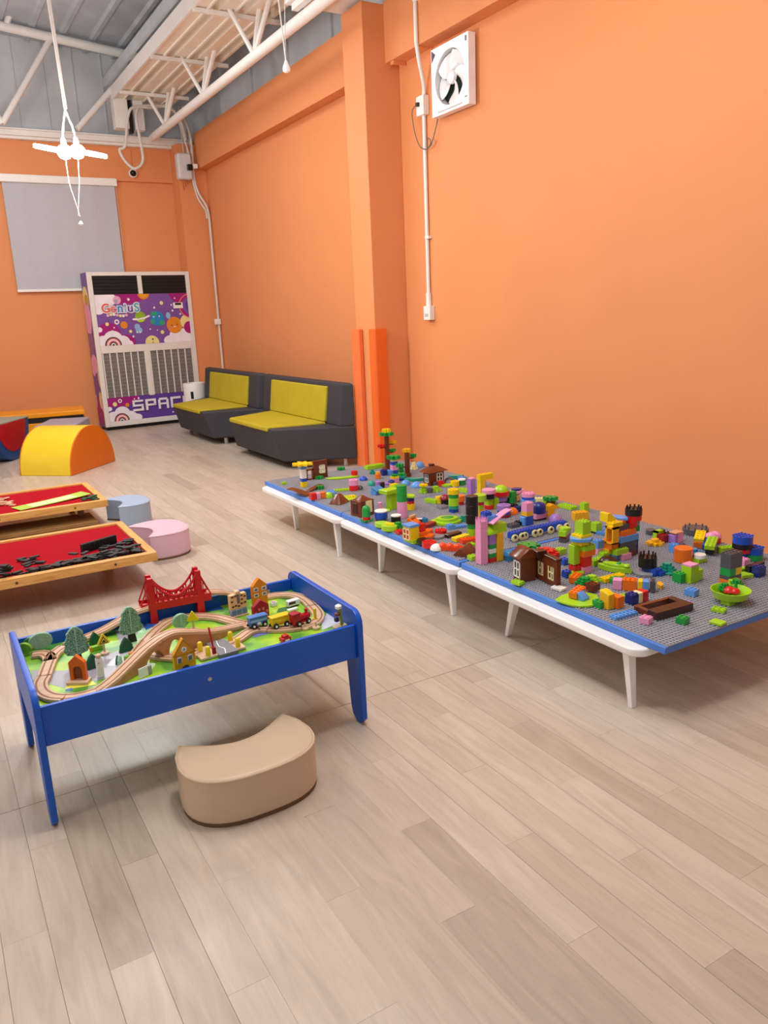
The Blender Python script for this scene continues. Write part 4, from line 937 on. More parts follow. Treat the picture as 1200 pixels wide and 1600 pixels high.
def house(label, x, y, rz, m, w, hw, hr, extra):
    t = thing('toy_house', label, 'toy house', (x, y, ZM + 0.001), rz)
    board(t, m, [(-w, 0), (w, 0), (w, hw), (0, hr), (-w, hw)], -0.009, 0.009, 'wall'); extra(t); return t
yh = M('house_yellow', 'E0A01A', rough=0.45); yhd = M('house_amber', 'B87A10', rough=0.45)
def ex(t):
    for s in (-1, 1):
        board(t, yhd, [(s * 0.040, 0.052), (s * 0.036, 0.05), (0, 0.098), (0, 0.106)][::(1 if s > 0 else -1)], -0.012, -0.008, 'eave', 0.0005)
        w_ = board(t, pmw_m, [(s * 0.018 - 0.008, 0.026), (s * 0.018 + 0.008, 0.026), (s * 0.018 + 0.008, 0.042), (s * 0.018 + 0.005, 0.046), (s * 0.018 - 0.005, 0.046), (s * 0.018 - 0.008, 0.042)], -0.0105, -0.0085, 'window', 0)
        board(w_, M('print_mid_grey', '6E6A72', rough=0.4), [(s * 0.018 - 0.006, 0.027), (s * 0.018 + 0.006, 0.027), (s * 0.018 + 0.006, 0.042), (s * 0.018 - 0.006, 0.042)], -0.0115, -0.0095, 'pane', 0)
    rw = MB().prism([(0.009 * math.cos(a * math.pi / 8), 0.068 + 0.009 * math.sin(a * math.pi / 8)) for a in range(16)], -0.0105, -0.0085, 'xz').build('round_window', pmw_m, t)
    board(rw, M('print_mid_grey', '6E6A72'), [(-0.006, 0.067), (0.006, 0.067), (0.006, 0.069), (-0.006, 0.069)], -0.011, -0.009, 'cross', 0); board(rw, M('print_mid_grey', '6E6A72'), [(-0.001, 0.062), (0.001, 0.062), (0.001, 0.074), (-0.001, 0.074)], -0.011, -0.009, 'cross', 0)
    board(t, pk_m, [(-0.014, 0), (0.012, 0), (0.01, 0.010), (0.002, 0.014), (-0.01, 0.010)], -0.0115, -0.0085, 'flower_bed', 0); board(t, yhd, [(-0.036, 0.05), (0.036, 0.05), (0.036, 0.053), (-0.036, 0.053)], -0.0105, -0.0085, 'beam', 0)
house('yellow gabled toy house in front of the ramp bridge', 0.5986, 2.3586, 0.1, yh, 0.036, 0.055, 0.105, ex)
oh = M('house_orange', 'E08618', rough=0.45)
def ex(t):
    for s in (-1, 1):
        for z in (0.055, 0.078):
            w_ = board(t, pmw_m, [(s * 0.017 - 0.009, z), (s * 0.017 + 0.009, z), (s * 0.017 + 0.009, z + 0.014), (s * 0.017 - 0.009, z + 0.014)], -0.0105, -0.0085, 'window', 0)
            board(w_, M('print_mid_grey', '6E6A72'), [(s * 0.017 - 0.006, z + 0.003), (s * 0.017 + 0.006, z + 0.003), (s * 0.017 + 0.006, z + 0.012), (s * 0.017 - 0.006, z + 0.012)], -0.0112, -0.009, 'pane', 0)
house('tall orange toy house behind the red toy fire station', 0.9998, 2.7038, 0.1, oh, 0.031, 0.098, 0.128, ex)
rh = M('house_red', 'A3142E', rough=0.45)
def ex(t):
    board(t, M('dark_red_print', '5E0A1A'), arc(0, 0.018, 0.013, 0, 180, 8) + [(-0.013, 0.0), (0.013, 0.0)], -0.0105, -0.0085, 'door', 0)
    for (x, z) in ((-0.023, 0.028), (0.023, 0.028), (-0.023, 0.008), (0.023, 0.008), (-0.008, 0.04), (0.008, 0.04)):
        board(t, pr_m, [(x - 0.004, z), (x + 0.004, z), (x + 0.004, z + 0.010), (x - 0.004, z + 0.010)], -0.0105, -0.0085, 'window', 0)
house('dark red toy house behind the blue toy wagon', 0.9593, 2.5973, 0.1, rh, 0.032, 0.058, 0.082, ex)
ch = M('house_cream', 'E9BE8E', rough=0.5)
t = thing('toy_house', 'cream toy apartment house with brown windows beside the red bridge', 'toy house', (0.9067, 2.6914, ZM + 0.001), 0.1)
board(t, ch, [(-0.034, 0.030), (0.034, 0.030), (0.034, 0.088), (0.012, 0.088), (0.008, 0.100), (-0.008, 0.100), (-0.012, 0.088), (-0.034, 0.088)], -0.010, 0.010, 'wall')
board(t, M('shop_print', '9AA2B2', rough=0.45, var=0.3, scale=60), [(-0.034, 0.004), (0.034, 0.004), (0.034, 0.030), (-0.034, 0.030)], -0.010, 0.010, 'shop_front'); MB().box(-0.036, 0.036, -0.016, 0.014, 0, 0.006).build('base', wood_pale, t, bevel=0.001)
for (x, z) in ((-0.024, 0.078), (-0.027, 0.06), (-0.024, 0.04), (-0.012, 0.08), (0.014, 0.078), (0.026, 0.072), (0.014, 0.062), (0.026, 0.048), (0.012, 0.046), (-0.012, 0.042), (0.0, 0.038)):
    board(t, M('print_brown', '5A2E20', rough=0.5), [(x - 0.0045, z), (x + 0.0045, z), (x + 0.0045, z + 0.006), (x - 0.0045, z + 0.006)], -0.0115, -0.0095, 'window', 0)
board(t, M('print_mid_grey', '6E6A72'), [(-0.006, 0.052), (0.005, 0.052), (0.005, 0.088), (-0.006, 0.088)], -0.0115, -0.0095, 'shutter', 0)
for x in (-0.022, 0, 0.022): board(t, M('print_slate_blue', '5F7FA8', rough=0.5), [(x - 0.008, 0.008), (x + 0.008, 0.008), (x + 0.008, 0.026), (x - 0.008, 0.026)], -0.0115, -0.0095, 'shop_window', 0)
t = thing('toy_gate', 'orange toy gatehouse on a wooden base at the left of the train table', 'toy house', (0.2909, 2.4555, ZM + 0.001), -0.55)
MB().box(-0.034, 0.034, -0.024, 0.014, 0, 0.010).build('base', wood_pale, t, bevel=0.002)
og = M('gate_orange', 'E26A1A', rough=0.45)
board(t, og, [(-0.026, 0.010), (-0.014, 0.010), (-0.014, 0.045), (-0.008, 0.055), (0.008, 0.055), (0.014, 0.045), (0.014, 0.010), (0.026, 0.010), (0.026, 0.070), (0.0, 0.094), (-0.026, 0.070)], -0.008, 0.008, 'front'); board(t, M('warm_brown', '8C4A22'), [(-0.014, 0.012), (0.014, 0.012), (0.014, 0.046), (0.008, 0.055), (-0.008, 0.055), (-0.014, 0.046)], 0.001, 0.006, 'doorway', 0)
t = thing('toy_figure', 'small white wooden toy figure at the left of the train table', 'toy figure', (0.3549, 2.4536, ZM + 0.001), 0.2)
MB().box(-0.010, 0.010, -0.008, 0.008, 0, 0.066).build('body', pmw_m, t, bevel=0.003); MB().lathe([(0.003, 0), (0.009, 0.004), (0.009, 0.012), (0.003, 0.016)], 12, (0, 0, 0.064)).build('head', wood_pale, t)
board(t, pk_m, [(-0.006, 0.05), (-0.003, 0.05), (-0.003, 0.053), (-0.006, 0.053)], -0.0088, -0.0078, 'eye', 0)

# level crossing
t = thing('level_crossing', 'grey wooden level crossing with yellow posts at the front of the train table', 'toy crossing', (0.74, 2.425, ZM + 0.001), 0.05)
MB().box(-0.085, 0.075, -0.050, 0.045, 0, 0.010).build('base', wood_pale, t, bevel=0.003)
MB().box(-0.026, 0.040, -0.066, 0.060, 0.0, 0.0125).build('road_panel', M('asphalt_grey', '77757C', rough=0.6, var=0.05), t, bevel=0.001)
MB().ribbon(smooth_path([(-0.004, -0.062, 0), (0.008, -0.022, 0), (0.000, 0.006, 0), (0.010, 0.055, 0)], 4), 0.003, 0.0123, 0.0129).build('road_line', pmw_m, t)
for (x, y) in ((-0.064, 0.012), (0.040 + 0.012, 0.030), (0.052, -0.036), (-0.056, -0.040)):
    MB().lathe([(0.0085, 0), (0.0085, 0.030), (0.006, 0.033)], 14, (x, y, 0.010)).build('post', sign_y, t)
MB().tube([(-0.034, -0.034, 0.025), (-0.042, -0.030, 0.105)], 0.0034, 8).build('barrier', red_m, t); MB().box(-0.040, -0.028, -0.042, -0.030, 0.010, 0.034).build('barrier_hinge', M('dark_red_paint', '9A1022'), t, bevel=0.002)

# toy train
def wagon(label, x, y, rz, col, loco=False, cat='toy train'):
    t = thing('toy_wagon' if not loco else 'toy_locomotive', label, cat, (x, y, ZM + 0.0125), rz)
    m = col
    if loco:
        MB().box(-0.042, 0.030, -0.014, 0.014, 0.008, 0.016).build('chassis', m, t, bevel=0.002)
        MB().box(-0.042, -0.012, -0.015, 0.015, 0.012, 0.046).build('cab', m, t, bevel=0.003); MB().box(-0.045, -0.009, -0.017, 0.017, 0.046, 0.051).build('roof', rh, t, bevel=0.002)
        MB().lathe([(0.013, 0), (0.013, 0.045), (0.010, 0.05)], 16, mat=Matrix.Translation((-0.014, 0, 0.026)) @ Matrix.Rotation(math.pi / 2, 4, 'Y')).build('boiler', m, t)
        MB().lathe([(0.005, 0), (0.007, 0.016)], 12, (0.024, 0, 0.036)).build('chimney', m, t)
    else:
        MB().box(-0.034, 0.034, -0.0145, 0.0145, 0.010, 0.040).build('body', m, t, bevel=0.003); MB().box(-0.036, 0.036, -0.016, 0.016, 0.038, 0.044).build('roof', m, t, bevel=0.002)
        MB().box(-0.032, 0.032, -0.0152, -0.0142, 0.024, 0.032).build('stripe', plb_m if 'blue' in label else sign_y, t); MB().lathe([(0.005, 0), (0.005, 0.001)], 12, mat=Matrix.Translation((0, -0.0145, 0.017)) @ Matrix.Rotation(math.pi / 2, 4, 'X') @ Matrix.Diagonal((1.6, 1, 1, 1))).build('badge', pw_m if 'blue' in label else po_m, t)
    for sx in (-0.021, 0.021):
        for sy in (-1, 1):
            w_ = MB().lathe([(0.0105, 0), (0.0105, 0.005)], 18, mat=Matrix.Translation((sx, sy * 0.0165 + 0.0025, 0.0105)) @ Matrix.Rotation(math.pi / 2, 4, 'X')).build('wheel', black_m, t, bevel=0.001, seg=1)
            if sy < 0: MB().lathe([(0.0045, 0), (0.0045, 0.002)], 12, mat=Matrix.Translation((sx, -0.0195, 0.0105)) @ Matrix.Rotation(math.pi / 2, 4, 'X')).build('hubcap', pmw_m, w_)
    MB().cyl((0, 0, 0), 0.005, 0.004, 12, mat=Matrix.Translation((-0.036 if not loco else -0.044, 0, 0.014)) @ Matrix.Rotation(-math.pi / 2, 4, 'Y')).build('coupling', black_m, t)
wagon('blue toy wagon at the back of the wooden train', 0.9159, 2.5180, 0.03, M('wagon_blue', '4A7BC4', rough=0.35))
wagon('yellow toy wagon in the middle of the wooden train', 0.9804, 2.4706, 0.06, M('wagon_yellow', 'ECC41C', rough=0.35))
wagon('red toy locomotive at the front of the wooden train', 1.0546, 2.4453, 0.2, M('loco_red', 'B51628', rough=0.3), True)
# small pieces at the right end
def block(label, cat, x, y, rz, parts, name):
    t = thing(name, label, cat, (x, y, ZM + 0.001), rz)
    for (n, m, d) in parts: MB().box(*d).build(n, m, t, bevel=0.0015, seg=1)
    return t
block('white toy ambulance with dark windows inside the track loop', 'toy car', 1.1170, 2.6584, 0.1, [('body', pmw_m, (-0.026, 0.026, -0.012, 0.012, 0.004, 0.026)), ('window', M('dark_maroon', '4A1A22'), (-0.024, 0.006, -0.0128, -0.0115, 0.012, 0.022)), ('wheels', black_m, (-0.018, 0.018, -0.0125, 0.0125, 0.0, 0.006))], 'toy_car')
block('flat white toy block in front of the white ambulance', 'toy block', 1.0953, 2.6161, 0.1, [('slab', pmw_m, (-0.020, 0.022, -0.008, 0.008, 0, 0.008))], 'toy_block')
block('small white and pink toy block behind the toy train', 'toy block', 1.0559, 2.7040, 0.1, [('slab', pmw_m, (-0.012, 0.012, -0.008, 0.008, 0, 0.016)), ('lid', pp_m, (-0.008, 0.006, -0.006, 0.006, 0.016, 0.02))], 'toy_block')
block('small red toy car by the front rail of the train table', 'toy car', 0.9523, 2.3578, 0.2, [('body', red_m, (-0.018, 0.018, -0.012, 0.012, 0.004, 0.018)), ('cabin', red_m, (-0.010, 0.010, -0.010, 0.010, 0.018, 0.026)), ('bumper', pmw_m, (-0.008, 0.010, -0.0135, -0.0115, 0.004, 0.012)), ('wheels', black_m, (-0.013, 0.013, -0.013, 0.013, 0.0, 0.006))], 'toy_car')
block('slim yellow toy post at the right of the red locomotive', 'toy sign', 1.1165, 2.4582, 0.1, [('base', wood_pale, (-0.010, 0.010, -0.010, 0.010, 0, 0.006)), ('post', sign_y, (-0.005, 0.005, -0.004, 0.004, 0.006, 0.052)), ('foot', sign_y, (-0.008, 0.008, -0.005, 0.005, 0.006, 0.016))], 'toy_post')
for (lab, px) in (('round wooden toy base left of the yellow toy post at the front rail', (1.0548, 2.4149)), ('round wooden toy base right of the locomotive at the front rail', (1.0893, 2.3968))):
    o = thing('sign_base', lab, 'toy sign', (px[0], px[1], ZM + 0.001)); MB().lathe([(0.014, 0), (0.014, 0.008), (0.010, 0.010)], 16).build('base', wood_pale, o); MB().cyl((0, 0, 0.009), 0.0035, 0.018, 8).build('peg', wood_pale, o)
t = thing('toy_crane', 'wooden toy crane post with a pale round top in the right corner', 'toy crane', (1.1623, 2.3431, ZM + 0.001), 0.2)
MB().box(-0.030, 0.020, -0.012, 0.014, 0, 0.016).build('base', wood_pale, t, bevel=0.002); MB().tube([(0.006, 0, 0.014), (-0.006, 0, 0.085)], 0.006, 8).build('arm', M('olive_wood', 'A98F5A'), t)
MB().lathe([(0.003, 0), (0.012, 0.005), (0.012, 0.014), (0.003, 0.02)], 14, (-0.010, -0.004, 0.078)).build('round_top', pmw_m, t); MB().lathe([(0.003, 0), (0.010, 0.004), (0.010, 0.012), (0.003, 0.016)], 12, (-0.018, -0.006, 0.055)).build('hook_bead', M('brown_bead', '6A4038'), t)
MB().box(-0.026, -0.014, -0.01, 0.006, 0.034, 0.050).build('load', M('purple_bead', '3A1E4A'), t, bevel=0.003); MB().box(-0.006, 0.000, -0.010, -0.004, 0.016, 0.075).build('strut', M('lime_strut', '9AA83A'), t)
block('white folded toy card under the ramp bridge', 'toy card', 0.4718, 2.3703, 0.4, [('panel', pmw_m, (-0.020, 0.016, -0.002, 0.002, 0, 0.034)), ('fold', road_m, (0.012, 0.030, -0.002, 0.012, 0, 0.030))], 'toy_card')
block('white triangular toy card behind the yellow toy house', 'toy card', 0.5783, 2.5185, 0.2, [('panel', pmw_m, (-0.018, 0.012, -0.002, 0.002, 0, 0.03)), ('edge', pp_m, (-0.02, 0.014, -0.004, 0.004, 0, 0.004))], 'toy_card')
# ------------------------------------------------------------------ low folding tables with blue boards and grey stud plates
def fold_table(label, y0, y1, y_near, y_far):
    x0, x1 = 2.045, 3.20
    t = thing('folding_table', label, 'table', ((x0 + x1) / 2, (y0 + y1) / 2, 0), 0, 'low white folding tables')
    a, b = (x1 - x0) / 2, (y1 - y0) / 2; r = 0.06
    rp = arc(a - r, b - r, r, 0, 90, 6) + arc(-a + r, b - r, r, 90, 180, 6) + arc(-a + r, -b + r, r, 180, 270, 6) + arc(a - r, -b + r, r, 270, 360, 6)
    MB().prism(rp, 0.213, 0.245, 'xy').build('top', whitegloss_m, t, bevel=0.008, seg=3)
    for sx in (-1, 1):
        # near legs stand straight, far legs splay outwards when unfolded
        bx, by = sx * (a - 0.035), -b + 0.05
        def leg(px, py, qx, qy):
            w0, w1 = 0.012, 0.020
            MB().hexa([(px - w0, py - w0 * .8, 0), (px + w0, py - w0 * .8, 0), (px + w0, py + w0 * .8, 0), (px - w0, py + w0 * .8, 0)],
                      [(qx - w1, qy - w1 * .8, 0.215), (qx + w1, qy - w1 * .8, 0.215), (qx + w1, qy + w1 * .8, 0.215), (qx - w1, qy + w1 * .8, 0.215)]).build('leg', whitegloss_m, t, bevel=0.003)
        leg(bx, y_near - (y0 + y1) / 2, bx - sx * 0.005, y_near - (y0 + y1) / 2 + 0.03)
        leg(sx * (a - 0.085), y_far - (y0 + y1) / 2, sx * (a - 0.03), y_far - (y0 + y1) / 2 - 0.115)
    return t
fold_table('nearest white plastic folding table under the block boards', 1.77, 2.90, 1.818, 2.593)
fold_table('middle white plastic folding table under the block boards', 2.905, 4.09, 2.945, 3.73)
fold_table('farthest white plastic folding table under the block boards', 4.10, 5.33, 4.15, 4.90)
foam_m = M('blue_foam_board', '4C7FD2', rough=0.5, var=0.04, scale=6); plate_m = M('grey_stud_plate', '9C9CA4', rough=0.42, spec=0.45, var=0.03)
U = 0.01655; NST = 24
def plate_mesh():
    s = NST * U / 2; mb = MB().box(-s + 0.0004, s - 0.0004, -s + 0.0004, s - 0.0004, 0, 0.004); return mb.mesh('base_plate', plate_m, smooth=False)
def stud_mesh():
    vs = []; fs = []; n = 8
    for i in range(NST):
        for j in range(NST):
            cx, cy = (i - NST / 2 + 0.5) * U, (j - NST / 2 + 0.5) * U; o = len(vs)
            for z in (0.003, 0.0085):
                for k in range(n):
                    a = 2 * math.pi * (k + 0.5) / n; vs.append((cx + 0.0051 * math.cos(a), cy + 0.0051 * math.sin(a), z))
            for k in range(n): fs.append((o + k, o + (k + 1) % n, o + n + (k + 1) % n, o + n + k))
            fs.append(tuple(o + n + k for k in range(n)))
    me = bpy.data.meshes.new('studs'); me.from_pydata(vs, [], fs); me.materials.append(plate_m); return me
pme, sme = plate_mesh(), stud_mesh()
ZB = 0.275
for (label, y0, y1) in (('nearest blue foam board carrying grey stud plates', 1.700, 2.905), ('middle blue foam board carrying grey stud plates', 2.92, 4.135), ('farthest blue foam board carrying grey stud plates', 4.147, 5.362)):
    t = thing('play_board', label, 'board', (2.705, (y0 + y1) / 2, 0.247), 0, 'blue play boards')
    MB().box(-0.605, 0.605, -(y1 - y0) / 2, (y1 - y0) / 2, 0, 0.026).build('foam_panel', foam_m, t, bevel=0.002, seg=1)
    off = -0.008 if y0 < 2 else (0.008 if y0 < 3 else -0.006)
    for i in range(3):
        for j in range(3):
            p = put('base_plate', pme, t, ((i - 1) * NST * U + 0.002, (j - 1) * NST * U + off, 0.026))
            s = put('studs', sme, p); s['kind'] = 'stuff'
ZP = 0.247 + 0.026 + 0.004        # top of the stud plates

# ------------------------------------------------------------------ toy bricks
BC = {'yel': 'F4CF12', 'blu': '1F4FC0', 'nav': '1A2A7A', 'lbl': '5C9AE2', 'whi': 'F1EFEA', 'red': 'D81E20', 'mar': '8E1422', 'pin': 'EE9CC6', 'pur': 'A77CCB',
      'lim': 'A4D422', 'gre': '1B9A40', 'tea': '1C9A84', 'blk': '17171A', 'gry': '8A8A90', 'dgr': '50525A', 'brn': '6E3217', 'dbr': '3C1E16', 'org': 'F0741A',
      'tan': 'D9A47A', 'gol': 'F0B31A', 'cre': 'F0E6A8', 'ore': 'EE4A16', 'sky': '2E86C0'}
BM = {k: M('brick_' + k, v, rough=0.28, spec=0.5, var=0.015) for k, v in BC.items()}
S_ = 0.019
mcache = {}
def flower_pts(r, n=8, d=0.22):
    return [(r * (1 - d + d * math.cos(n * a)) * math.cos(a), r * (1 - d + d * math.cos(n * a)) * math.sin(a)) for a in [2 * math.pi * i / (n * 6) for i in range(n * 6)]]
def studs(mb, w, l, z):
    for i in range(int(round(w))):
        for j in range(int(round(l))):
            mb.lathe([(0.0052, -0.001), (0.0052, 0.0042)], 8, ((i - (round(w) - 1) / 2) * S_, (j - (round(l) - 1) / 2) * S_, z))
def brick_mesh(k, a, col):
    key = (k, a, col)
    if key in mcache: return mcache[key]
    mb = MB(); m = BM[col]; bev = 0.0012
    if k in 'bt':
        w, l, h = a; mb.box(-w * S_ / 2 + .0003, w * S_ / 2 - .0003, -l * S_ / 2 + .0003, l * S_ / 2 - .0003, 0, h)
        if k == 'b': studs(mb, w, l, h); bev = 0
        me = mb.mesh('brick', m, bevel=bev, seg=1, ang=35)
    elif k == 'c':
        r, h = a; mb.lathe([(r * S_ - .001, 0), (r * S_, .001), (r * S_, h - .0015), (r * S_ - .0015, h)], 18); me = mb.mesh('round_brick', m)
    elif k == 'n':      # round brick with four studs on top
        r, h = a; mb.lathe([(r * S_, 0), (r * S_, h)], 18); studs(mb, max(1, round(r * 1.6)), max(1, round(r * 1.6)), h); me = mb.mesh('round_brick', m, ang=35)
    elif k == 'd':
        r, h = a; mb.lathe([(r * S_ * math.cos(q * math.pi / 14), h * math.sin(q * math.pi / 14)) for q in range(7)] + [(0.001, h)], 18); me = mb.mesh('dome', m)
    elif k == 'f':
        r, h = a; mb.prism(flower_pts(r * S_), 0, h); mb.lathe([(0.006, h - .001), (0.006, h + .003)], 8); me = mb.mesh('leaf_plate', m, ang=50)
    elif k == 'g':      # toothed wheel
        r, h = a; n = 10; p = []
        for i in range(n):
            for (f, q) in ((0.72, 0), (0.72, .25), (1, .4), (1, .85)): an = 2 * math.pi * (i + q) / n; p.append((r * S_ * f * math.cos(an), r * S_ * f * math.sin(an)))
        mb.prism(p, 0, h); mb.lathe([(r * S_ * .35, h - .001), (r * S_ * .35, h + .004)], 10); me = mb.mesh('gear_plate', m)
    elif k == 'k':      # cylinder with upright spikes round the rim
        r, h = a; mb.lathe([(r * S_, 0), (r * S_, h * .72)], 18)
        for i in range(10): an = 2 * math.pi * i / 10; mb.lathe([(0.0042, h * .7), (0.0036, h)], 6, (r * S_ * .82 * math.cos(an), r * S_ * .82 * math.sin(an), 0))
        me = mb.mesh('spiked_brick', m, ang=35)
    elif k == 's':      # slope falling towards -y
        w, l, h = a; mb.prism([(-l * S_ / 2, 0), (l * S_ / 2, 0), (l * S_ / 2, h), (l * S_ / 2 - min(S_, l * S_ * .4), h), (-l * S_ / 2, h * .25)], -w * S_ / 2, w * S_ / 2, 'yz'); me = mb.mesh('slope_brick', m, bevel=bev, seg=1)
    elif k == 'r':      # gable roof, ridge along y
        w, l, h = a; mb.prism([(-w * S_ / 2, 0), (w * S_ / 2, 0), (w * S_ / 2, h * .15), (w * S_ * .08, h), (-w * S_ * .08, h), (-w * S_ / 2, h * .15)], -l * S_ / 2, l * S_ / 2, 'xz'); me = mb.mesh('roof', m, bevel=bev, seg=1)
    elif k == 'q':      # pyramid roof
        w, l, h = a; W, L = w * S_ / 2, l * S_ / 2; mb.hexa([(-W, -L, 0), (W, -L, 0), (W, L, 0), (-W, L, 0)], [(-W * .25, -L * .25, h), (W * .25, -L * .25, h), (W * .25, L * .25, h), (-W * .25, L * .25, h)]); me = mb.mesh('roof', m, bevel=bev, seg=1)
    elif k == 'e':      # leafy bush: three lobed layers
        r, h = a
        for i in range(3): mb.prism([(p[0], p[1]) for p in flower_pts(r * S_ * (1 - .25 * i), 7, .18)], h * i / 3, h * (i + .9) / 3)
        me = mb.mesh('foliage', m, ang=50)
    elif k == 'l':      # pointed leaf / boat
        w, l, h = a; p = [(w * S_ / 2 * math.sin(math.pi * i / 12) ** .8, -l * S_ / 2 + l * S_ * i / 12) for i in range(1, 12)]
        o = [(0, -l * S_ / 2)] + p + [(0, l * S_ / 2)] + [(-q[0], q[1]) for q in reversed(p)]
        mb.prism(o, 0, h); me = mb.mesh('leaf', m, bevel=bev, seg=1)
    elif k == 'u':      # open shell: bowl
        r, h = a; mb.lathe([(r * S_ * .55, 0), (r * S_ * .82, h * .15), (r * S_ * .88, h * .5), (r * S_, h), (r * S_ * .94, h), (r * S_ * .82, h * .5), (r * S_ * .76, h * .22), (r * S_ * .4, h * .18)], 22); me = mb.mesh('bowl', m)
    elif k == 'a':      # arch / frame panel in the x-z plane: width, depth, height, open
        w, l, h = a; W = w * S_ / 2; b = min(S_ * .8, W * .35)
        mb.box(-W, -W + b, -l * S_ / 2, l * S_ / 2, 0, h); mb.box(W - b, W, -l * S_ / 2, l * S_ / 2, 0, h); mb.box(-W, W, -l * S_ / 2, l * S_ / 2, h - b, h); mb.box(-W, W, -l * S_ / 2, l * S_ / 2, 0, b * .7); me = mb.mesh('frame_brick', m)
    elif k == 'o':      # wheel, axle along x
        r, w = a; mt = Matrix.Rotation(math.pi / 2, 4, 'Y'); mb.lathe([(r * S_ * .25, 0), (r * S_ * .85, 0), (r * S_, w * .2), (r * S_, w * .8), (r * S_ * .85, w), (r * S_ * .25, w)], 18, mat=Matrix.Translation((-w / 2, 0, r * S_)) @ mt); me = mb.mesh('wheel', m)
    elif k == 'w':      # four-pane window frame facing -x
        w, h = a; W = w * S_ / 2; b = W * .22
        for (y0, y1, z0, z1) in ((-W, -W + b, 0, h), (W - b, W, 0, h), (-b / 2, b / 2, 0, h), (-W, W, 0, b), (-W, W, h - b, h), (-W, W, h / 2 - b / 2, h / 2 + b / 2)): mb.box(-.0025, .0025, y0, y1, z0, z1)
        me = mb.mesh('window_frame', m)
    elif k == 'x':      # window pane behind the frame
        w, h = a; mb.box(-.0008, .0008, -w * S_ / 2, w * S_ / 2, 0, h); me = mb.mesh('pane', m, smooth=False)
    elif k == 'y':      # crown: square ring of spikes
        w, l, h = a
        for i in range(4):
            for (sx, sy) in ((1, 0), (-1, 0), (0, 1), (0, -1)):
                u = (i - 1.5) / 1.5 * .42; px = sx * w * S_ * .44 if sx else u * w * S_; py = sy * l * S_ * .44 if sy else u * l * S_
                mb.lathe([(0.0048, 0), (0.0005, h)], 4, (px, py, 0))
        me = mb.mesh('crown', m, smooth=False)
    else:               # v: curved wing
        w, l, h = a; n = 8; mb.ribbon([(0, -l * S_ / 2 + l * S_ * i / n, 0) for i in range(n + 1)], w * S_, 0, .006, [h * math.sin(math.pi * .5 * i / n) for i in range(n + 1)]); me = mb.mesh('wing', m, bevel=.001, seg=1)
    mcache[key] = me; return me
PART = {'b': 'brick', 't': 'brick', 'c': 'round_brick', 'n': 'round_brick', 'd': 'dome', 'f': 'leaf_plate', 'g': 'gear_plate', 'k': 'spiked_brick', 's': 'slope_brick', 'r': 'roof', 'q': 'roof', 'e': 'foliage', 'l': 'leaf', 'u': 'bowl', 'a': 'frame_brick', 'o': 'wheel', 'w': 'window_frame', 'x': 'window_pane', 'y': 'crown', 'v': 'wing'}
def item(line):
    """name | label | category | x y z rotation tilt | parts ;  a part: shape colour numbers [@dx,dy,dz,rot]"""
    name, label, cat, pos, parts = [s.strip() for s in line.split('|')]
    x, y, z, rz, tilt = [float(v) for v in pos.split()]
    ps = [p.strip() for p in parts.split(';') if p.strip()]
    seq = []; top = 0.0
    for p in ps:
        loc = None
        if '@' in p: p, loc = p.split('@'); loc = [float(v) for v in loc.split(',')]
        q = p.split(); k, col = q[0], q[1]; a = tuple(float(v) for v in q[2:])
        h = a[-1] if k not in 'ow' else 0.0
        if loc is None: L = (0, 0, top, 0); top += h
        else:
            L = (loc[0] * S_, loc[1] * S_, loc[2] if loc[2] >= 0 else top, loc[3] if len(loc) > 3 else 0)
        seq.append((k, col, a, L))
    if len(seq) == 1 and abs(seq[0][3][0]) + abs(seq[0][3][1]) + seq[0][3][3] == 0:
        k, col, a, L = seq[0]; o = put(name, brick_mesh(k, a, col), None, (x, y, z)); 
    else:
        o = thing(name, label, cat, (x, y, z))
        for (k, col, a, L) in seq:
            c = put(PART[k], brick_mesh(k, a, col), o, L[:3]); c.rotation_euler.z = math.radians(L[3])
    o.rotation_euler = (math.radians(tilt), 0, math.radians(rz)); tag(o, label, cat)
    return o
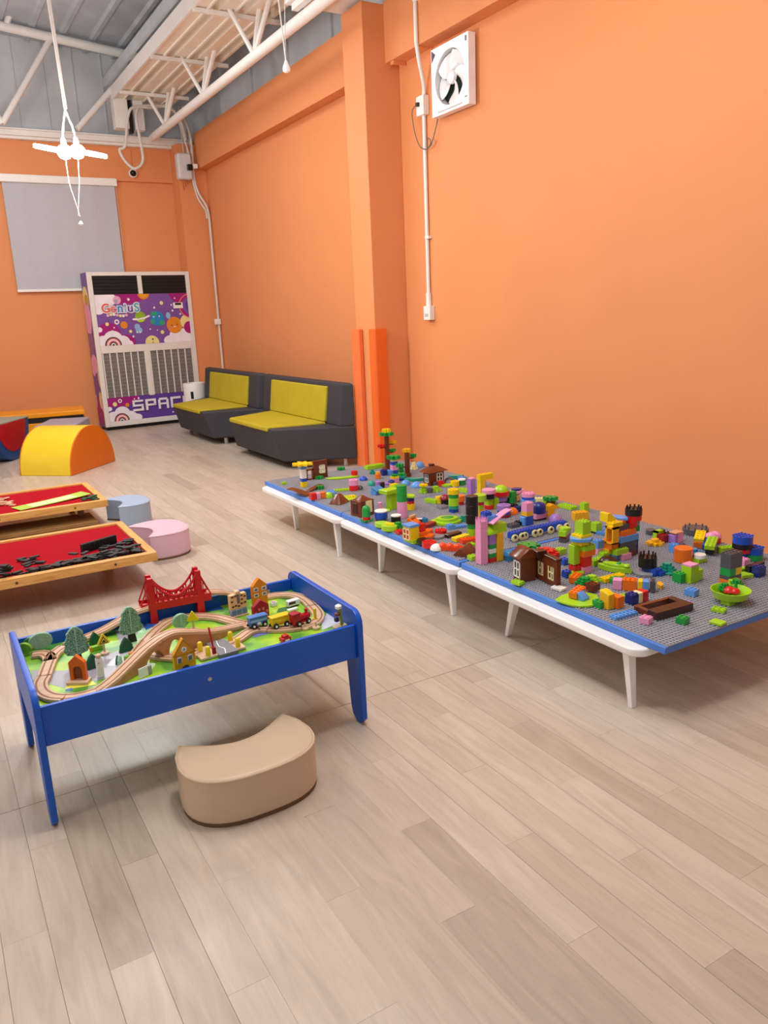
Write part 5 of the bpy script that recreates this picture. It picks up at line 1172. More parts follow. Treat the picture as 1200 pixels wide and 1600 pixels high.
DATA = '''
toy_plate|tiny lime toy plate at the far left corner of the farthest board|toy brick|2.157 5.134 0.2815 0 0|b lim 2 1 0.0144
brick_tower|slim yellow, blue and white tower under a big yellow leaf plate at far left|brick tower|2.234 4.961 0.2815 0 0|b yel 2 2 0.0376;b blu 2 2 0.0235;b whi 2 2 0.0329;b whi 2 2 0.0329;b lbl 2 2 0.0282;f yel 4 0.0141
wall_panel|brown toy wall with an opening and a white window beside the yellow-topped tower|toy wall|2.402 5.154 0.2815 0 0|a brn 3 1 0.0784@-1.5,0,0;t brn 6 1 0.1324@3.2,0.3,0;w whi 2.6 0.0637@3.8,-0.3,0.0343,90;x cre 2.4 0.0588@3.8,-0.2,0.0343,90
leaf_plate|green leaf plate in front of the brown wall panel|toy leaf|2.439 5.132 0.2815 0 0|f gre 1.7 0.0196
leaf_plate|green leaf plate at the back edge near the dark sofa|toy leaf|2.720 5.321 0.2815 0 0|f gre 1.7 0.0206
toy_leaf|long thin lime leaf strip behind the pink and red round stack|toy leaf|2.540 5.040 0.2815 60 0|l lim 3 9 0.0097
toy_leaf|short lime leaf strip beside the red flower brick|toy leaf|2.631 5.012 0.2815 75 0|l lim 3 7 0.0098
toy_dome|red domed brick at the back of the farthest board|toy brick|2.680 5.031 0.2815 0 0|n red 1.3 0.0394
toy_dome|dark blue domed brick right of the red domed brick|toy brick|2.666 4.870 0.2815 0 0|d blu 1.6 0.0288
leaf_plate|green leaf plate behind the red, pink and orange row|toy leaf|2.289 4.817 0.2815 0 0|f gre 1.7 0.023
roof_piece|brown toy roof wing lying over the left edge of the farthest board|toy roof|2.102 4.751 0.2815 25 0|v brn 3 9 0.0313
roof_piece|pale brown toy roof wing lying flat behind the red, pink and orange row|toy roof|2.250 4.819 0.2815 -65 0|v brn 2 8 0.0183
brick_row|red, pink and orange bricks lying in a row near the left edge|toy brick|2.147 4.556 0.2815 0 0|t red 2 2 0.0437@-1.9,0,0;t pin 1.5 2 0.0393@0,0,0;t org 1.7 2 0.0393@1.8,0,0
toy_dome|lime and green rounded brick right of the red, pink and orange row|toy brick|2.222 4.546 0.2815 0 0|d lim 1.5 0.0351;d gre 0.8 0.0263@0.9,-0.4,0
toy_plate|light blue toy plate behind the green rounded brick|toy brick|2.302 4.657 0.2815 -10 0|b lbl 2 5 0.009
leaf_plate|wide yellow-green leaf plate in front of the pink and red round stack|toy leaf|2.288 4.427 0.2815 20 0|l lim 8 9 0.0086;f yel 1.5 0.0086@2,-1,0.0086
toy_plate|lime studded strip behind the wide yellow-green leaf plate|toy brick|2.385 4.666 0.2815 70 0|b lim 2 6 0.0091
toy_roof|brown pyramid roof lying on the wide yellow-green leaf plate|toy roof|2.202 4.361 0.2815 30 0|q brn 6 4.5 0.0592
brick_stack|short round stack of red and pink bricks|brick tower|2.452 4.623 0.2815 0 0|n red 1.7 0.0363;n pin 1.7 0.0363
toy_dome|small grey round brick beside the red and pink stack|toy brick|2.501 4.621 0.2815 0 0|d dgr 1.1 0.0274
toy_house|brown toy house with a door and a brown roof block near the left edge|toy house|2.171 3.996 0.2815 12 0|t brn 5.5 5 0.095@0,0,0;t dbr 0.3 2.2 0.0633@-2.75,0.2,0.0158;q brn 4 4 0.0238@0,0,0.095;t cre 2.6 0.3 0.0713@0.6,-2.5,0.0198
toy_tree|round green toy bush on a red brick in front of the brown house|toy tree|2.118 3.855 0.2815 0 0|f gre 2.1 0.0077;n red 1.2 0.0192;c gre 1.3 0.0385;d gre 1.3 0.0269
toy_pot|dark blue toy bucket with a pale rim right of the brown house|toy pot|2.190 3.807 0.2815 0 0|c dgr 1.7 0.0154;c blu 2 0.0385;c whi 2 0.0077
leaf_plate|thin lime plate with a pink post behind the dark blue bucket|toy brick|2.323 3.995 0.2815 10 0|l lim 3 5 0.0081;t pin 1.2 1.2 0.0403@-0.5,1.5,0.0081;t blk 1 1 0.0161@-2,0,0
toy_bin|light blue toy bin tipped over behind the brown house|toy bin|2.513 4.423 0.2815 20 24|t lbl 4 2.5 0.0353;t sky 4.4 2.9 0.0088
toy_dome|teal domed brick behind the light blue bin|toy brick|2.626 4.679 0.2815 0 0|d tea 1.5 0.0326
toy_brick|lilac round brick behind the light blue bin|toy brick|2.636 4.607 0.2815 0 0|c pur 1 0.0369
toy_brick|small black round brick beside the lilac one|toy brick|2.648 4.566 0.2815 0 0|c blk 0.8 0.0367
brick_table|lime brick pillar under a wide lime slab behind the green and pink column|brick tower|2.391 4.009 0.2815 10 0|b lim 3.4 2.6 0.0367;b lim 3.4 2.6 0.0326;b lim 3.4 2.6 0.0326;t lim 8 4 0.0244;e lim 1.2 0.0163@2.5,1,0.1263
brick_tower|tall round column, green above and pink below|brick tower|2.323 3.788 0.2815 0 0|c pin 1.6 0.035;c pin 1.6 0.0311;c pin 1.6 0.0311;c gre 1.6 0.035;c gre 1.6 0.0311;c gre 1.6 0.0311
brick_stack|small stack of yellow, red and dark purple bricks right of the green and pink column|brick tower|2.464 3.925 0.2815 0 0|n yel 1.6 0.0324;b red 2 2 0.0202;b nav 2 2 0.0243;l lim 3 5 0.0121
toy_tree|tallest brown toy tree with green leaves and a yellow top by the column|toy tree|3.010 5.100 0.2815 0 0|c brn 2.2 0.0153;c brn 1.1 0.0816;c brn 1 0.0816;c brn 1 0.0816;f gre 3 0.0255;f yel 1.8 0.0255;t brn 3 0.5 0.0102@-2,-.5,0.1684;f red 1.5 0.0204@-3,-.5,0.1786;t brn 2.5 0.5 0.0102@2,0,0.1837;f gol 1.6 0.0204@2.8,0,0.1939;t brn 2.5 0.5 0.0102@2,0,0.1224;f gre 1.5 0.0204@2.4,0,0.1327
toy_plate|wide lime studded plate behind the tallest brown tree|toy brick|2.951 5.205 0.2815 0 0|b lim 8 3 0.0257
brick_stack|stack of blue and pink bricks with a green leaf top between the two brown trees|brick tower|2.951 4.909 0.2815 0 0|b blu 2.4 2 0.0297;b pin 2.4 2 0.0396;b blu 2.4 2 0.0248;b cre 2 2 0.0198;f gre 2.8 0.0248
toy_tree|small dark green toy bush between the two brown trees|toy tree|3.028 4.934 0.2815 0 0|e gre 1.2 0.06
toy_tree|shorter brown toy tree with a yellow top|toy tree|2.979 4.766 0.2815 0 0|c brn 1.5 0.0243;c brn 1 0.0778;c brn 1 0.0778;f gol 1.7 0.0243;t brn 2.4 0.5 0.0097@2,0,0.1264;f gre 1.3 0.0243@2.8,0,0.1361;t brn 3 0.5 0.0097@-2.2,0,0.068;f gre 1.6 0.0243@-3.4,0,0.0778
toy_flower|cream flower cluster behind the shorter brown tree|toy flower|3.157 4.955 0.2815 0 0|e cre 1.6 0.0557
toy_dome|light blue domed brick between the shorter brown tree and the brown house|toy brick|3.248 5.013 0.2815 0 0|d lbl 2 0.0411
toy_house|brown toy house with white windows and a flared roof by the right wall|toy house|2.978 4.424 0.2815 5 0|t brn 6.5 4 0.092@0,0,0;w whi 2.8 0.0598@1.1,-2.1,0.023,90;x blk 2.6 0.0552@1.1,-2.0,0.023,90;w whi 2 0.0598@-3.3,0,0.0184;x blk 1.9 0.0552@-3.2,0,0.0184;q brn 9.5 6 0.0368@0,0,0.092;t dbr 1.6 1.6 0.023@-.5,.5,0.1196
toy_brick|dark blue brick in front of the tallest brown tree|toy brick|2.868 4.920 0.2815 0 0|b nav 2 2 0.0394
toy_brick|light blue brick right of the dark blue one|toy brick|2.911 4.917 0.2815 0 0|b lbl 2 3 0.0296
toy_pot|small orange toy jar with a pale lid|toy pot|2.778 4.850 0.2815 0 0|c org 1.2 0.0339;c gol 0.8 0.0145
leaf_plate|teal leaf plate left of the orange jar|toy leaf|2.828 5.021 0.2815 0 0|e tea 1.3 0.0349
brick_stack|low stack of teal and dark blue plates in front of the shorter brown tree|toy brick|2.882 4.691 0.2815 0 0|l nav 4 4 0.0143;l tea 4 4 0.019;f gre 1.6 0.0143
brick_cluster|pink and yellow flower bricks in front of the leaf-topped stack|toy flower|2.803 4.658 0.2815 0 0|b pin 2.4 2.4 0.0283;f yel 1.7 0.0141;f gre 1.2 0.0141
toy_brick|lilac plate with a purple dome in front of the pink and yellow flower bricks|toy brick|2.731 4.628 0.2815 0 0|l pur 5 3 0.0139;d nav 1.3 0.0186@1,-.5,0.0139
toy_brick|yellow rounded brick in front of the lilac plate|toy brick|2.683 4.472 0.2815 0 0|n yel 1.6 0.0317
toy_dome|light blue domed brick in front of the teal plates|toy brick|2.820 4.540 0.2815 0 0|d lbl 1.7 0.0324
toy_dome|large light blue domed brick left of the house with the flared roof|toy brick|2.837 4.427 0.2815 0 0|d lbl 2.2 0.0364
toy_leaf|flat dark teal leaf left of the house with the flared roof|toy leaf|2.935 4.603 0.2815 60 0|l tea 3 8 0.0188
toy_bush|lime toy bush with yellow top in front of the house with the flared roof|toy tree|2.775 4.246 0.2815 0 0|e lim 1.8 0.044;f yel 1.6 0.0132
toy_brick|grey round brick inside the lime bushes|toy brick|2.811 4.231 0.2815 0 0|c dgr 1.4 0.0265
toy_bush|lime toy bush right of the grey round brick|toy tree|2.860 4.228 0.2815 0 0|e lim 2.2 0.0354
toy_brick|red round brick at the foot of the house with the flared roof|toy brick|2.979 4.339 0.2815 0 0|n red 1.3 0.0319
toy_brick|grey cube left of the red round brick|toy brick|2.948 4.356 0.2815 0 0|t dgr 1.4 1.4 0.0274
toy_brick|yellow flower brick behind the seam of the two far boards|toy brick|3.054 4.279 0.2815 0 0|n yel 1.6 0.0318
toy_brick|green brick with a white plate on top behind the lilac column|toy brick|3.110 4.274 0.2815 0 0|b gre 2 2 0.032;l whi 3 3 0.0091
toy_brick|low lime brick left of the lilac column|toy brick|2.987 4.085 0.2815 15 0|b lim 2 4 0.0219
toy_pile|dark grey toy wheels heaped beside the house with the flared roof|toy wheel|3.087 4.392 0.2815 0 0|d dgr 2 0.0371;d gry 1.4 0.0232@-1,-1.2,0
toy_leaf|teal leaf plate at the wall behind the yellow flower brick|toy leaf|3.202 4.469 0.2815 60 0|l tea 3 6 0.0236
toy_brick|low blue brick at the wall left of the lilac column|toy brick|3.198 4.394 0.2815 0 0|b lbl 2 3 0.0234
toy_brick|low lime brick slab on the seam left of the yellow and green tower|toy brick|2.660 3.978 0.2815 15 0|b lim 2 5 0.0208
toy_leaf|lime plate beside the yellow flower brick|toy leaf|3.008 4.305 0.2815 60 0|l lim 3 5 0.0136
brick_tower|tall lilac column with a pink top near the wall|brick tower|2.852 3.821 0.2815 0 0|b pur 2 2 0.0372;b pur 2 2 0.0372;b pur 2 2 0.0372;b pur 2 2 0.0372;c pin 1 0.0083
toy_plate|lilac wing plate behind the top of the lilac column|toy brick|3.163 4.128 0.2815 0 0|b pur 2 3 0.0538;l pur 4 4 0.0134
brick_tower|black column on green and lime bricks|brick tower|2.414 3.233 0.2815 0 0|n lim 1.4 0.0389;n gre 1.4 0.0283;c blk 1.75 0.0495;c blk 1.75 0.0495;c blk 1.75 0.0495
brick_tower|round tower of yellow, green, lime and blue bricks|brick tower|2.629 3.701 0.2815 0 0|b blu 2.2 2.2 0.0198;c tea 1.6 0.0198;c lim 1.6 0.0237;c lim 1.6 0.0237;c gre 1.6 0.0237;n yel 1.8 0.0277
toy_brick|yellow flower brick beside the maroon ball|toy brick|2.697 3.940 0.2815 0 0|n yel 1.6 0.0374
brick_stack|maroon ball on a black round brick left of the round green tower|toy brick|2.701 3.890 0.2815 0 0|c blk 1.4 0.033;d mar 1.8 0.0288
toy_plate|grey plate below the maroon ball|toy brick|2.636 3.824 0.2815 0 0|b gry 3 3 0.0121
brick_stack|orange round brick on a red one right of the round green tower|toy brick|2.769 3.828 0.2815 0 0|c red 1.2 0.0205;c org 1.6 0.037
toy_boat|lime bowl-shaped leaf boat|toy leaf|2.452 3.530 0.2815 -115 0|l lim 8 10 0.015;l lim 5.5 7 0.015@0,.4,0.015;l gre 3 4 0.0037@0,.4,0.0299
toy_bush|teal toy bush right of the lime leaf boat|toy tree|2.548 3.495 0.2815 0 0|e tea 1.7 0.034
toy_plate|light blue plate with a raised end in front of the lime leaf boat|toy brick|2.436 3.408 0.2815 -99 0|b lbl 2 6 0.011;b lbl 2 2 0.011@0,-2,0.011
toy_plate|dark brown narrow plate left of the black column|toy brick|2.325 3.284 0.2815 -83 0|t dbr 2 5 0.0176
toy_dome|red rounded brick left of the dark brown plate|toy brick|2.293 3.351 0.2815 0 0|n red 1.7 0.025
toy_plate|grey round plate below the red rounded brick|toy brick|2.248 3.316 0.2815 0 0|c gry 2 0.0106
toy_brick|long yellow rounded brick behind the pink crowned column|toy brick|2.316 3.203 0.2815 -80 0|t yel 2 5.5 0.0208
toy_brick|orange-red long brick behind the pink crowned column|toy brick|2.325 3.137 0.2815 -97 0|b ore 2 5.5 0.0205
toy_dome|white rounded brick at the front left of the middle board|toy brick|2.118 3.139 0.2815 0 0|d whi 1.7 0.0301
toy_train|bumpy orange toy caterpillar right of the white rounded brick|toy animal|2.166 3.089 0.2815 -141 0|b ore 2 7 0.0199;d ore 1 0.0166@0,-2,0.0199;d ore 1 0.0166@0,0,0.0199;d ore 1 0.0166@0,2,0.0199
toy_roof|brown toy roof lying left of the pink crowned column|toy roof|2.191 2.995 0.2815 -60 0|r brn 4 6 0.0391
toy_plate|lime brick at the seam left of the pink crowned column|toy brick|2.162 2.897 0.2815 0 0|b lim 2 2 0.0192
toy_brick|lime brick between the brown roof and the pink crowned column|toy brick|2.271 3.048 0.2815 0 0|b lim 2 2 0.0234
toy_house|small yellow toy house with a blue roof and a red window|toy house|2.089 3.327 0.2815 5 0|b lim 4 4 0.0173@1,0,0;t yel 3 3.4 0.0691@0,0,0.0173;w cre 3 0.0622@-1.65,0,0.0173;x red 2.8 0.0588@-1.55,0,0.0173;t lbl 3.4 3.6 0.0138@0,0,0.0864
toy_brick|orange sloped brick with a tan top behind the small yellow house|toy brick|2.264 3.559 0.2815 20 0|s org 3 4 0.0518;t tan 2.4 1 0.0148@0,1,0.0518
toy_brick|red brick on top of the orange pile|toy brick|2.160 3.350 0.2815 10 0|t org 3 3 0.0421;b red 2 2.4 0.0421
toy_brick|orange flat brick right of the red brick|toy brick|2.236 3.397 0.2815 -60 0|b org 2 4 0.0214
toy_brick|lower orange brick above the black round piece|toy brick|2.181 3.308 0.2815 -60 0|b org 2 5 0.0209
toy_brick|black round piece in front of the orange pile|toy wheel|2.127 3.263 0.2815 0 0|c blk 2 0.024
toy_dome|red rounded brick in front of the black round piece|toy brick|2.117 3.200 0.2815 0 0|n red 2 0.027
toy_plate|dark red narrow plate behind the orange pile|toy brick|2.331 3.519 0.2815 -70 0|t mar 2 4.5 0.0222
toy_brick|sea blue small brick behind the orange pile|toy brick|2.360 3.621 0.2815 0 0|b sky 2 2 0.0227
toy_brick|black and white slope behind the orange pile|toy brick|2.318 3.603 0.2815 -30 0|s blk 2 2 0.0226;t whi 2 0.8 0.0075@0,.6,0.0226
toy_brick|small red brick left of the small yellow house|toy brick|2.129 3.505 0.2815 0 0|b red 2 2 0.0181
toy_leaf|lime leaf piece below the dark blue bucket|toy leaf|2.128 3.696 0.2815 30 0|l lim 4 5 0.0224
toy_leaf|larger lime leaf piece right of the smaller one|toy leaf|2.126 3.608 0.2815 10 0|l lim 5 6 0.0293;l yel 2 4 0.0073@0,0,0.0293
toy_bush|green and lime leaf piece behind the small yellow house|toy tree|2.167 3.587 0.2815 0 0|e gre 2 0.0405
toy_pot|black toy pot with a pale rim left of the orange sloped brick|toy pot|2.233 3.714 0.2815 0 0|c blk 1.5 0.038;c whi 1.6 0.0076
toy_crane|bright yellow angular brick arm behind the black column|brick tower|3.013 3.932 0.2815 0 0|b yel 2 2 0.0343;b yel 2 2 0.0343;b yel 2 2 0.0343;b yel 5.5 2 0.0343@1.6,0,0.1028
brick_tower|slim tower of orange, lime and red bricks right of the black column|brick tower|2.692 3.528 0.2815 0 0|b gol 1.8 1.8 0.0425;b lim 1.8 1.8 0.0232;b red 1.8 1.8 0.0232;c lim 2 0.0386
brick_stack|stack of red, lime, black and pink round bricks behind the slim orange tower|brick tower|2.838 3.630 0.2815 0 0|c red 1.5 0.0239;b lim 2 2 0.0399;c blk 1.8 0.0319;c pin 2.2 0.0239
toy_brick|lime square brick right of the red, lime and black stack|toy brick|2.881 3.629 0.2815 0 0|b lim 2 2 0.0562
toy_bush|dark green toy bush behind the black and pink stack|toy tree|3.008 3.808 0.2815 0 0|e gre 1.6 0.0377
brick_tower|round stack with a lime cap, red ring and black foot|brick tower|2.958 3.663 0.2815 0 0|c blk 2 0.0244;c pur 2 0.0325;c red 2.6 0.0284;d lim 2.4 0.0365
brick_stack|low stack of magenta, blue and lilac round bricks|brick tower|2.789 3.431 0.2815 0 0|c mar 2.1 0.0153;c blu 2 0.0229;n pur 2.1 0.0306
toy_figure|green toy dinosaur piece behind the black brick|toy animal|3.026 3.654 0.2815 0 0|t gre 2.4 2 0.0368;t gre 2 2 0.0368@0.6,0,0.0368;t tan 1.6 1.6 0.0327@2.6,0,0.0082
toy_brick|black brick right of the round lime-capped stack|toy brick|2.935 3.527 0.2815 0 0|b blk 3 2 0.0277
toy_brick|dark blue brick right of the orange dome|toy brick|2.928 3.471 0.2815 0 0|b nav 2.4 2 0.0274
toy_plate|pink plate with a purple top at the wall behind the green dinosaur|toy brick|3.093 3.680 0.2815 0 0|c tan 1 0.0497;l pin 6 4 0.0166;l nav 4 3 0.0124
toy_dome|orange domed brick right of the lilac round stack|toy brick|2.871 3.455 0.2815 0 0|d org 2 0.0349
toy_gear|small teal gear wheel standing behind the blue and pink tower|toy gear|2.996 3.522 0.2815 0 0|g tea 1.7 0.0199
toy_figure|round blue and grey toy with a pink crown by the wall|toy figure|3.004 3.468 0.2815 0 0|d dgr 2.4 0.0551@0,0,0;c dgr 2.5 0.0275;c lbl 2.3 0.0354;c blu 2 0.0157;k pin 2 0.0275
brick_tower|tower of blue, yellow and pink bricks in the middle of the middle board|brick tower|2.779 3.214 0.2815 0 0|b blu 2.6 2.4 0.0514;b gol 2.6 2.4 0.0257;b pin 2.6 2.4 0.0477;t lbl 0.8 2 0.0477@-1.7,0,0
brick_arch|dark blue dome standing on a pink arch beside the blue and pink tower|toy brick|2.893 3.247 0.2815 0 0|t dbr 4 2 0.0112;b pin 4 2 0.0299;c nav 2 0.0374;d nav 2 0.0262
toy_brick|small lilac brick behind the dark blue dome|toy brick|2.939 3.251 0.2815 0 0|b pur 2 1.6 0.0452
toy_animal|golden long-necked toy animal with a beak|toy animal|2.963 3.235 0.2815 0 0|b gol 2.4 2 0.0301;b gol 2 2 0.0452;s gol 2 3.4 0.0301@1.4,0,0.0527,90
toy_brick|lilac rounded brick below the golden long-necked animal|toy brick|2.946 3.174 0.2815 0 0|d pur 2 0.0408
toy_leaf|lime leaf plate with a yellow brick near the wall behind the dark blue dome|toy leaf|3.170 3.526 0.2815 60 0|l lim 4 9 0.0161;b cre 2 3 0.0161@0,1,0.0161
leaf_plate|green flower on a brown brick near the wall|toy flower|3.186 3.475 0.2815 0 0|b brn 2 2 0.0282;f gre 2.4 0.0201
toy_vehicle|long blue studded toy vehicle with cream wheels|toy vehicle|2.697 3.026 0.2815 -95 0|b blu 2 4 0.0315@0.9,-8.6,0.014,12;b blu 2 4 0.0315@0.3,-4.6,0.014,6;b blu 2 4 0.0315@0,-0.6,0.014,0;b blu 2 4 0.0315@-0.2,3.4,0.014,-3;b blu 2 4 0.0315@-0.5,7.4,0.014,-4;o cre 1.05 0.0105@2.5,-9.8,0;o dbr 0.45 0.0105@2.62,-9.8,0.0175;o cre 1.05 0.0105@2.3,-7.3,0;o dbr 0.45 0.0105@2.42,-7.3,0.0175;o cre 1.05 0.0105@2.1,-6.2,0;o dbr 0.45 0.0105@2.22,-6.2,0.0175;o cre 1.05 0.0105@1.7,-2.6,0;o dbr 0.45 0.0105@1.82,-2.6,0.0175;o cre 1.05 0.0105@1.6,-0.9,0;o dbr 0.45 0.0105@1.7200000000000002,-0.9,0.0175;o cre 1.05 0.0105@1.4,3.0,0;o dbr 0.45 0.0105@1.52,3.0,0.0175;o cre 1.05 0.0105@1.1,6.2,0;o dbr 0.45 0.0105@1.2200000000000002,6.2,0.0175;o cre 1.05 0.0105@0.9,8.9,0;o dbr 0.45 0.0105@1.02,8.9,0.0175
brick_tower|tall pink column with a crown top|brick tower|2.163 2.824 0.2815 0 0|b pin 2.2 2.2 0.0377;b pin 2.2 2.2 0.0345;b pin 2.2 2.2 0.0345;b pin 2.2 2.2 0.0345;b pin 2.2 2.2 0.0345;t pin 2.2 2.2 0.0314;y pin 2.2 2.2 0.022
brick_arch|striped column and gold column carrying a lime bowl, blue bricks and a pink wing|brick tower|2.213 2.820 0.2815 0 0|b red 2 2 0.0221@0,0,0;b gre 2 2 0.0221@0,0,0.0221;b whi 2 2 0.0221@0,0,0.0442;b gre 2 2 0.0221@0,0,0.0664;b pur 2 2 0.0506@0,0,0.0885;t gol 2 2 0.0695@2.1,-.3,0;t gol 2 2 0.0695@2.1,-.3,0.0695;s lim 3 3 0.0506@-.3,0,0.139;t lim 4 2.4 0.0442@2.2,0,0.139;b lbl 3 2 0.0316@.5,.6,0.1896;b blu 2 2 0.0506@-.4,1.2,0.1896;v pin 2 8 0.0379@3,0,0.1896,-75
toy_figure|sky blue toy figure right of the gold column|toy figure|2.292 2.783 0.2815 0 0|b sky 2 2 0.0253;d sky 1.4 0.0253
toy_plate|grey and black plates left of the blue and pink tower|toy brick|2.706 3.225 0.2815 0 0|b dgr 3 2.4 0.0182@-1,0,0;b blk 2 2 0.0219@1.6,.4,0
toy_house|large brown toy house with white windows and a brown pitched roof|toy house|2.168 2.509 0.2815 -8 0|t brn 4 3.2 0.1076@0,1,0;w whi 2.5 0.0756@-2.1,.9,0.0175;x dbr 2.3 0.0727@-2.0,.9,0.0175;r brn 6 4.4 0.0407@.2,1,0.1076;t brn 1.2 8.6 0.0349@3.4,-3.4,0.0844;t brn 1.2 1.2 0.0989@3.4,.6,0;t brn 1.2 1.6 0.0931@3.4,-3.2,0;t brn 1.2 1.2 0.0873@3.4,-7.1,0;t brn 1.2 8.6 0.0233@3.4,-3.4,0;w cre 2.5 0.064@3.1,-1.3,0.0233;w cre 2.5 0.064@3.1,-5.2,0.0233;t dbr 1.6 8.8 0.0087@3.4,-3.4,0.1193;t dbr 2.6 2 0.0291@2.6,-1.4,0.1105
leaf_plate|green flower on the roof ridge of the large brown house|toy flower|2.449 2.821 0.3106 0 0|f gre 3 0.0129
toy_gear|red toothed wheel behind the large brown house|toy gear|2.475 2.727 0.2815 0 0|g red 3.4 0.0191;g red 2.4 0.0127
toy_plate|lime plate in front of the large brown house|toy brick|2.109 2.500 0.2815 10 0|b lim 2 2.6 0.0115
toy_plate|white plate right of the large brown house|toy brick|2.201 2.343 0.2815 10 0|t whi 2.2 3 0.0112
leaf_plate|big yellow-green leaf plate under orange and brown bricks at the front edge|toy leaf|2.183 2.192 0.2815 -123 0|l lim 8.5 11 0.008
toy_brick|orange long brick leaning on the big yellow-green leaf plate|toy brick|2.186 2.217 0.2978 -74 8|b org 2 4 0.0244
toy_brick|light blue slope brick in front of the leaning orange brick|toy brick|2.181 2.187 0.2896 10 0|s lbl 2.2 2.4 0.0296
toy_brick|reddish brown brick on the big yellow-green leaf plate|toy brick|2.294 2.242 0.2898 0 0|b brn 2.4 2.4 0.0278
toy_bush|green and lime toy shrub behind the reddish brown brick|toy tree|2.345 2.319 0.2900 0 0|e gre 2.4 0.0256@-1,0,0;e lim 2.2 0.0256@1.3,0,0
toy_brick|orange brick behind the green and lime shrub|toy brick|2.331 2.378 0.2815 -60 0|b org 2 4 0.026
toy_brick|dark blue brick left of the orange brick behind the shrub|toy brick|2.339 2.443 0.2815 0 0|b blu 1.6 1.6 0.0265
toy_plate|lime plate below the red and orange totem|toy brick|2.399 2.437 0.2815 -60 0|b lim 3 6 0.0118
toy_brick|blue small brick left of the red and orange totem|toy brick|2.458 2.581 0.2815 0 0|b blu 2 2 0.0247
toy_brick|low lime brick left of the lime pillar|toy brick|2.553 2.708 0.2815 0 0|b lim 2.4 2 0.0258
brick_tower|large totem of red, orange, lime and yellow bricks with a lime cube on top|brick tower|2.447 2.446 0.2815 0 0|b pin 2.6 2.6 0.0299@0,0,0;b red 2.6 2.6 0.0478@0,0,0.0299;b red 2 2 0.0299@-2.3,.6,0.006;b org 3.6 3 0.0269@.4,0,0.0776;b lim 3.6 3 0.0209@.4,0,0.1045;t lim 2 2 0.0896@-2.2,1,0.0418;b yel 2.4 3 0.0179@-1,.4,0.1314;l lbl 6 6 0.0149@-.4,.6,0.1493;b yel 3.4 3.4 0.0119@-.4,.6,0.1642;b lim 2.6 2.6 0.0597@0,.6,0.1732
toy_animal|lime crocodile head lying left of the totem top|toy animal|2.720 2.858 0.2815 -60 0|b dgr 2 4 0.0203;t mar 2 4 0.0136;b lim 2 5 0.0237;l lim 3 3 0.0136
toy_brick|lime cube between the long blue vehicle and the colourful building|toy brick|2.945 2.862 0.2815 0 0|t blk 2 2 0.0105;b lim 2.2 2.2 0.0454
toy_plate|lime studded plate by the wall behind the yellow block|toy brick|3.203 3.344 0.2815 0 0|b lim 3 6 0.0157
toy_brick|lime cube by the wall right of the lime studded plate|toy brick|3.220 3.225 0.2815 0 0|b lim 2 2 0.0502
toy_brick|wide yellow block near the wall behind the long blue vehicle|toy brick|3.070 3.107 0.2815 -20 0|b gol 4.4 2.6 0.0445
brick_building|large colourful brick building with a yellow window arch|brick building|2.705 2.483 0.2815 0 0|b lbl 2 4 0.0281@-1,1.6,0;b pin 3 2.4 0.0281@1.2,-.6,0;b brn 3 2 0.0281@4.2,.4,0;b nav 1.6 2.4 0.081@6.4,1.4,0;b lim 4 4 0.0249@0,.6,0.0281;b gol 2 3 0.0249@-1.8,2,0.0281;b dgr 3 2 0.0312@4.2,.6,0.0281;b org 2.4 3.4 0.0374@-1.4,1.6,0.053;t dgr 6 2 0.0249@3,.4,0.053;b lbl 6 2.2 0.0281@3.2,.4,0.0779;b org 5 2 0.0249@3,.6,0.106;b gre 2 2 0.0249@6.3,1,0.1122;a gol 2.6 2 0.081@-1.8,.6,0.081,90;b dgr 5.6 1.8 0.0281@2.6,1,0.1309;b yel 3.4 2.2 0.0187@-.6,1,0.159;b org 2.4 2 0.0156@1.8,1.6,0.159;b red 2.4 2 0.0281@4.8,.8,0.1372;b gry 2 2 0.0281@6.4,1.2,0.1372;c red 2 0.0249@6.4,1.4,0.1652;k blk 2.1 0.0436@6.4,1.4,0.1901;s yel 2.6 3 0.0436@-.6,3.2,0.1746,90;l lbl 3 5 0.0125@3,2.6,0.1746;b lbl 2 2 0.0374@-3.6,3.4,0.053;b pin 2 2 0.0249@-3.6,3.4,0.0281;b lim 2 2 0.0374@-3.4,1.6,0
toy_plate|light blue plate by the wall left of the colourful building|toy brick|2.978 2.840 0.2815 -60 0|b lbl 3 5 0.0139
toy_brick|small grey round brick right of the colourful building|toy brick|3.146 2.674 0.2815 0 0|c dgr 1.4 0.0241
brick_stack|lime corner frame behind the maroon cube|toy brick|3.094 2.579 0.2815 0 0|a lim 3 1.4 0.0503
toy_brick|maroon cube near the wall|toy brick|3.086 2.545 0.2815 0 0|b mar 2.4 2.4 0.0366
toy_brick|small black brick between the maroon cube and the pink cube|toy brick|3.119 2.541 0.2815 0 0|b blk 1.6 2 0.04
toy_brick|pale pink and purple cube near the wall|toy brick|3.128 2.505 0.2815 0 0|t pur 1.2 2.4 0.0398@-1,0,0;t pin 2 2.4 0.0464@.6,0,0;t tan 3 2.4 0.0066@.2,0,0.0464
toy_flower|yellow flower brick in front of the maroon cube|toy flower|3.016 2.536 0.2815 0 0|f gol 2.4 0.0131;c gol 1 0.0164
brick_stack|black spiked cylinder standing on blue and grey bricks|toy brick|2.663 2.249 0.2815 0 0|l gry 4 6 0.0117@-2,1,0;b blu 2.4 4 0.0292@0,0,0;b blu 2.4 2 0.0146@1,-1.6,0;k blk 2.1 0.0643@-.4,1,0.0292
toy_leaf|teal fern leaf right of the black spiked cylinder|toy leaf|2.728 2.223 0.2815 0 0|l tea 4.4 6 0.0088;e tea 2.2 0.0351
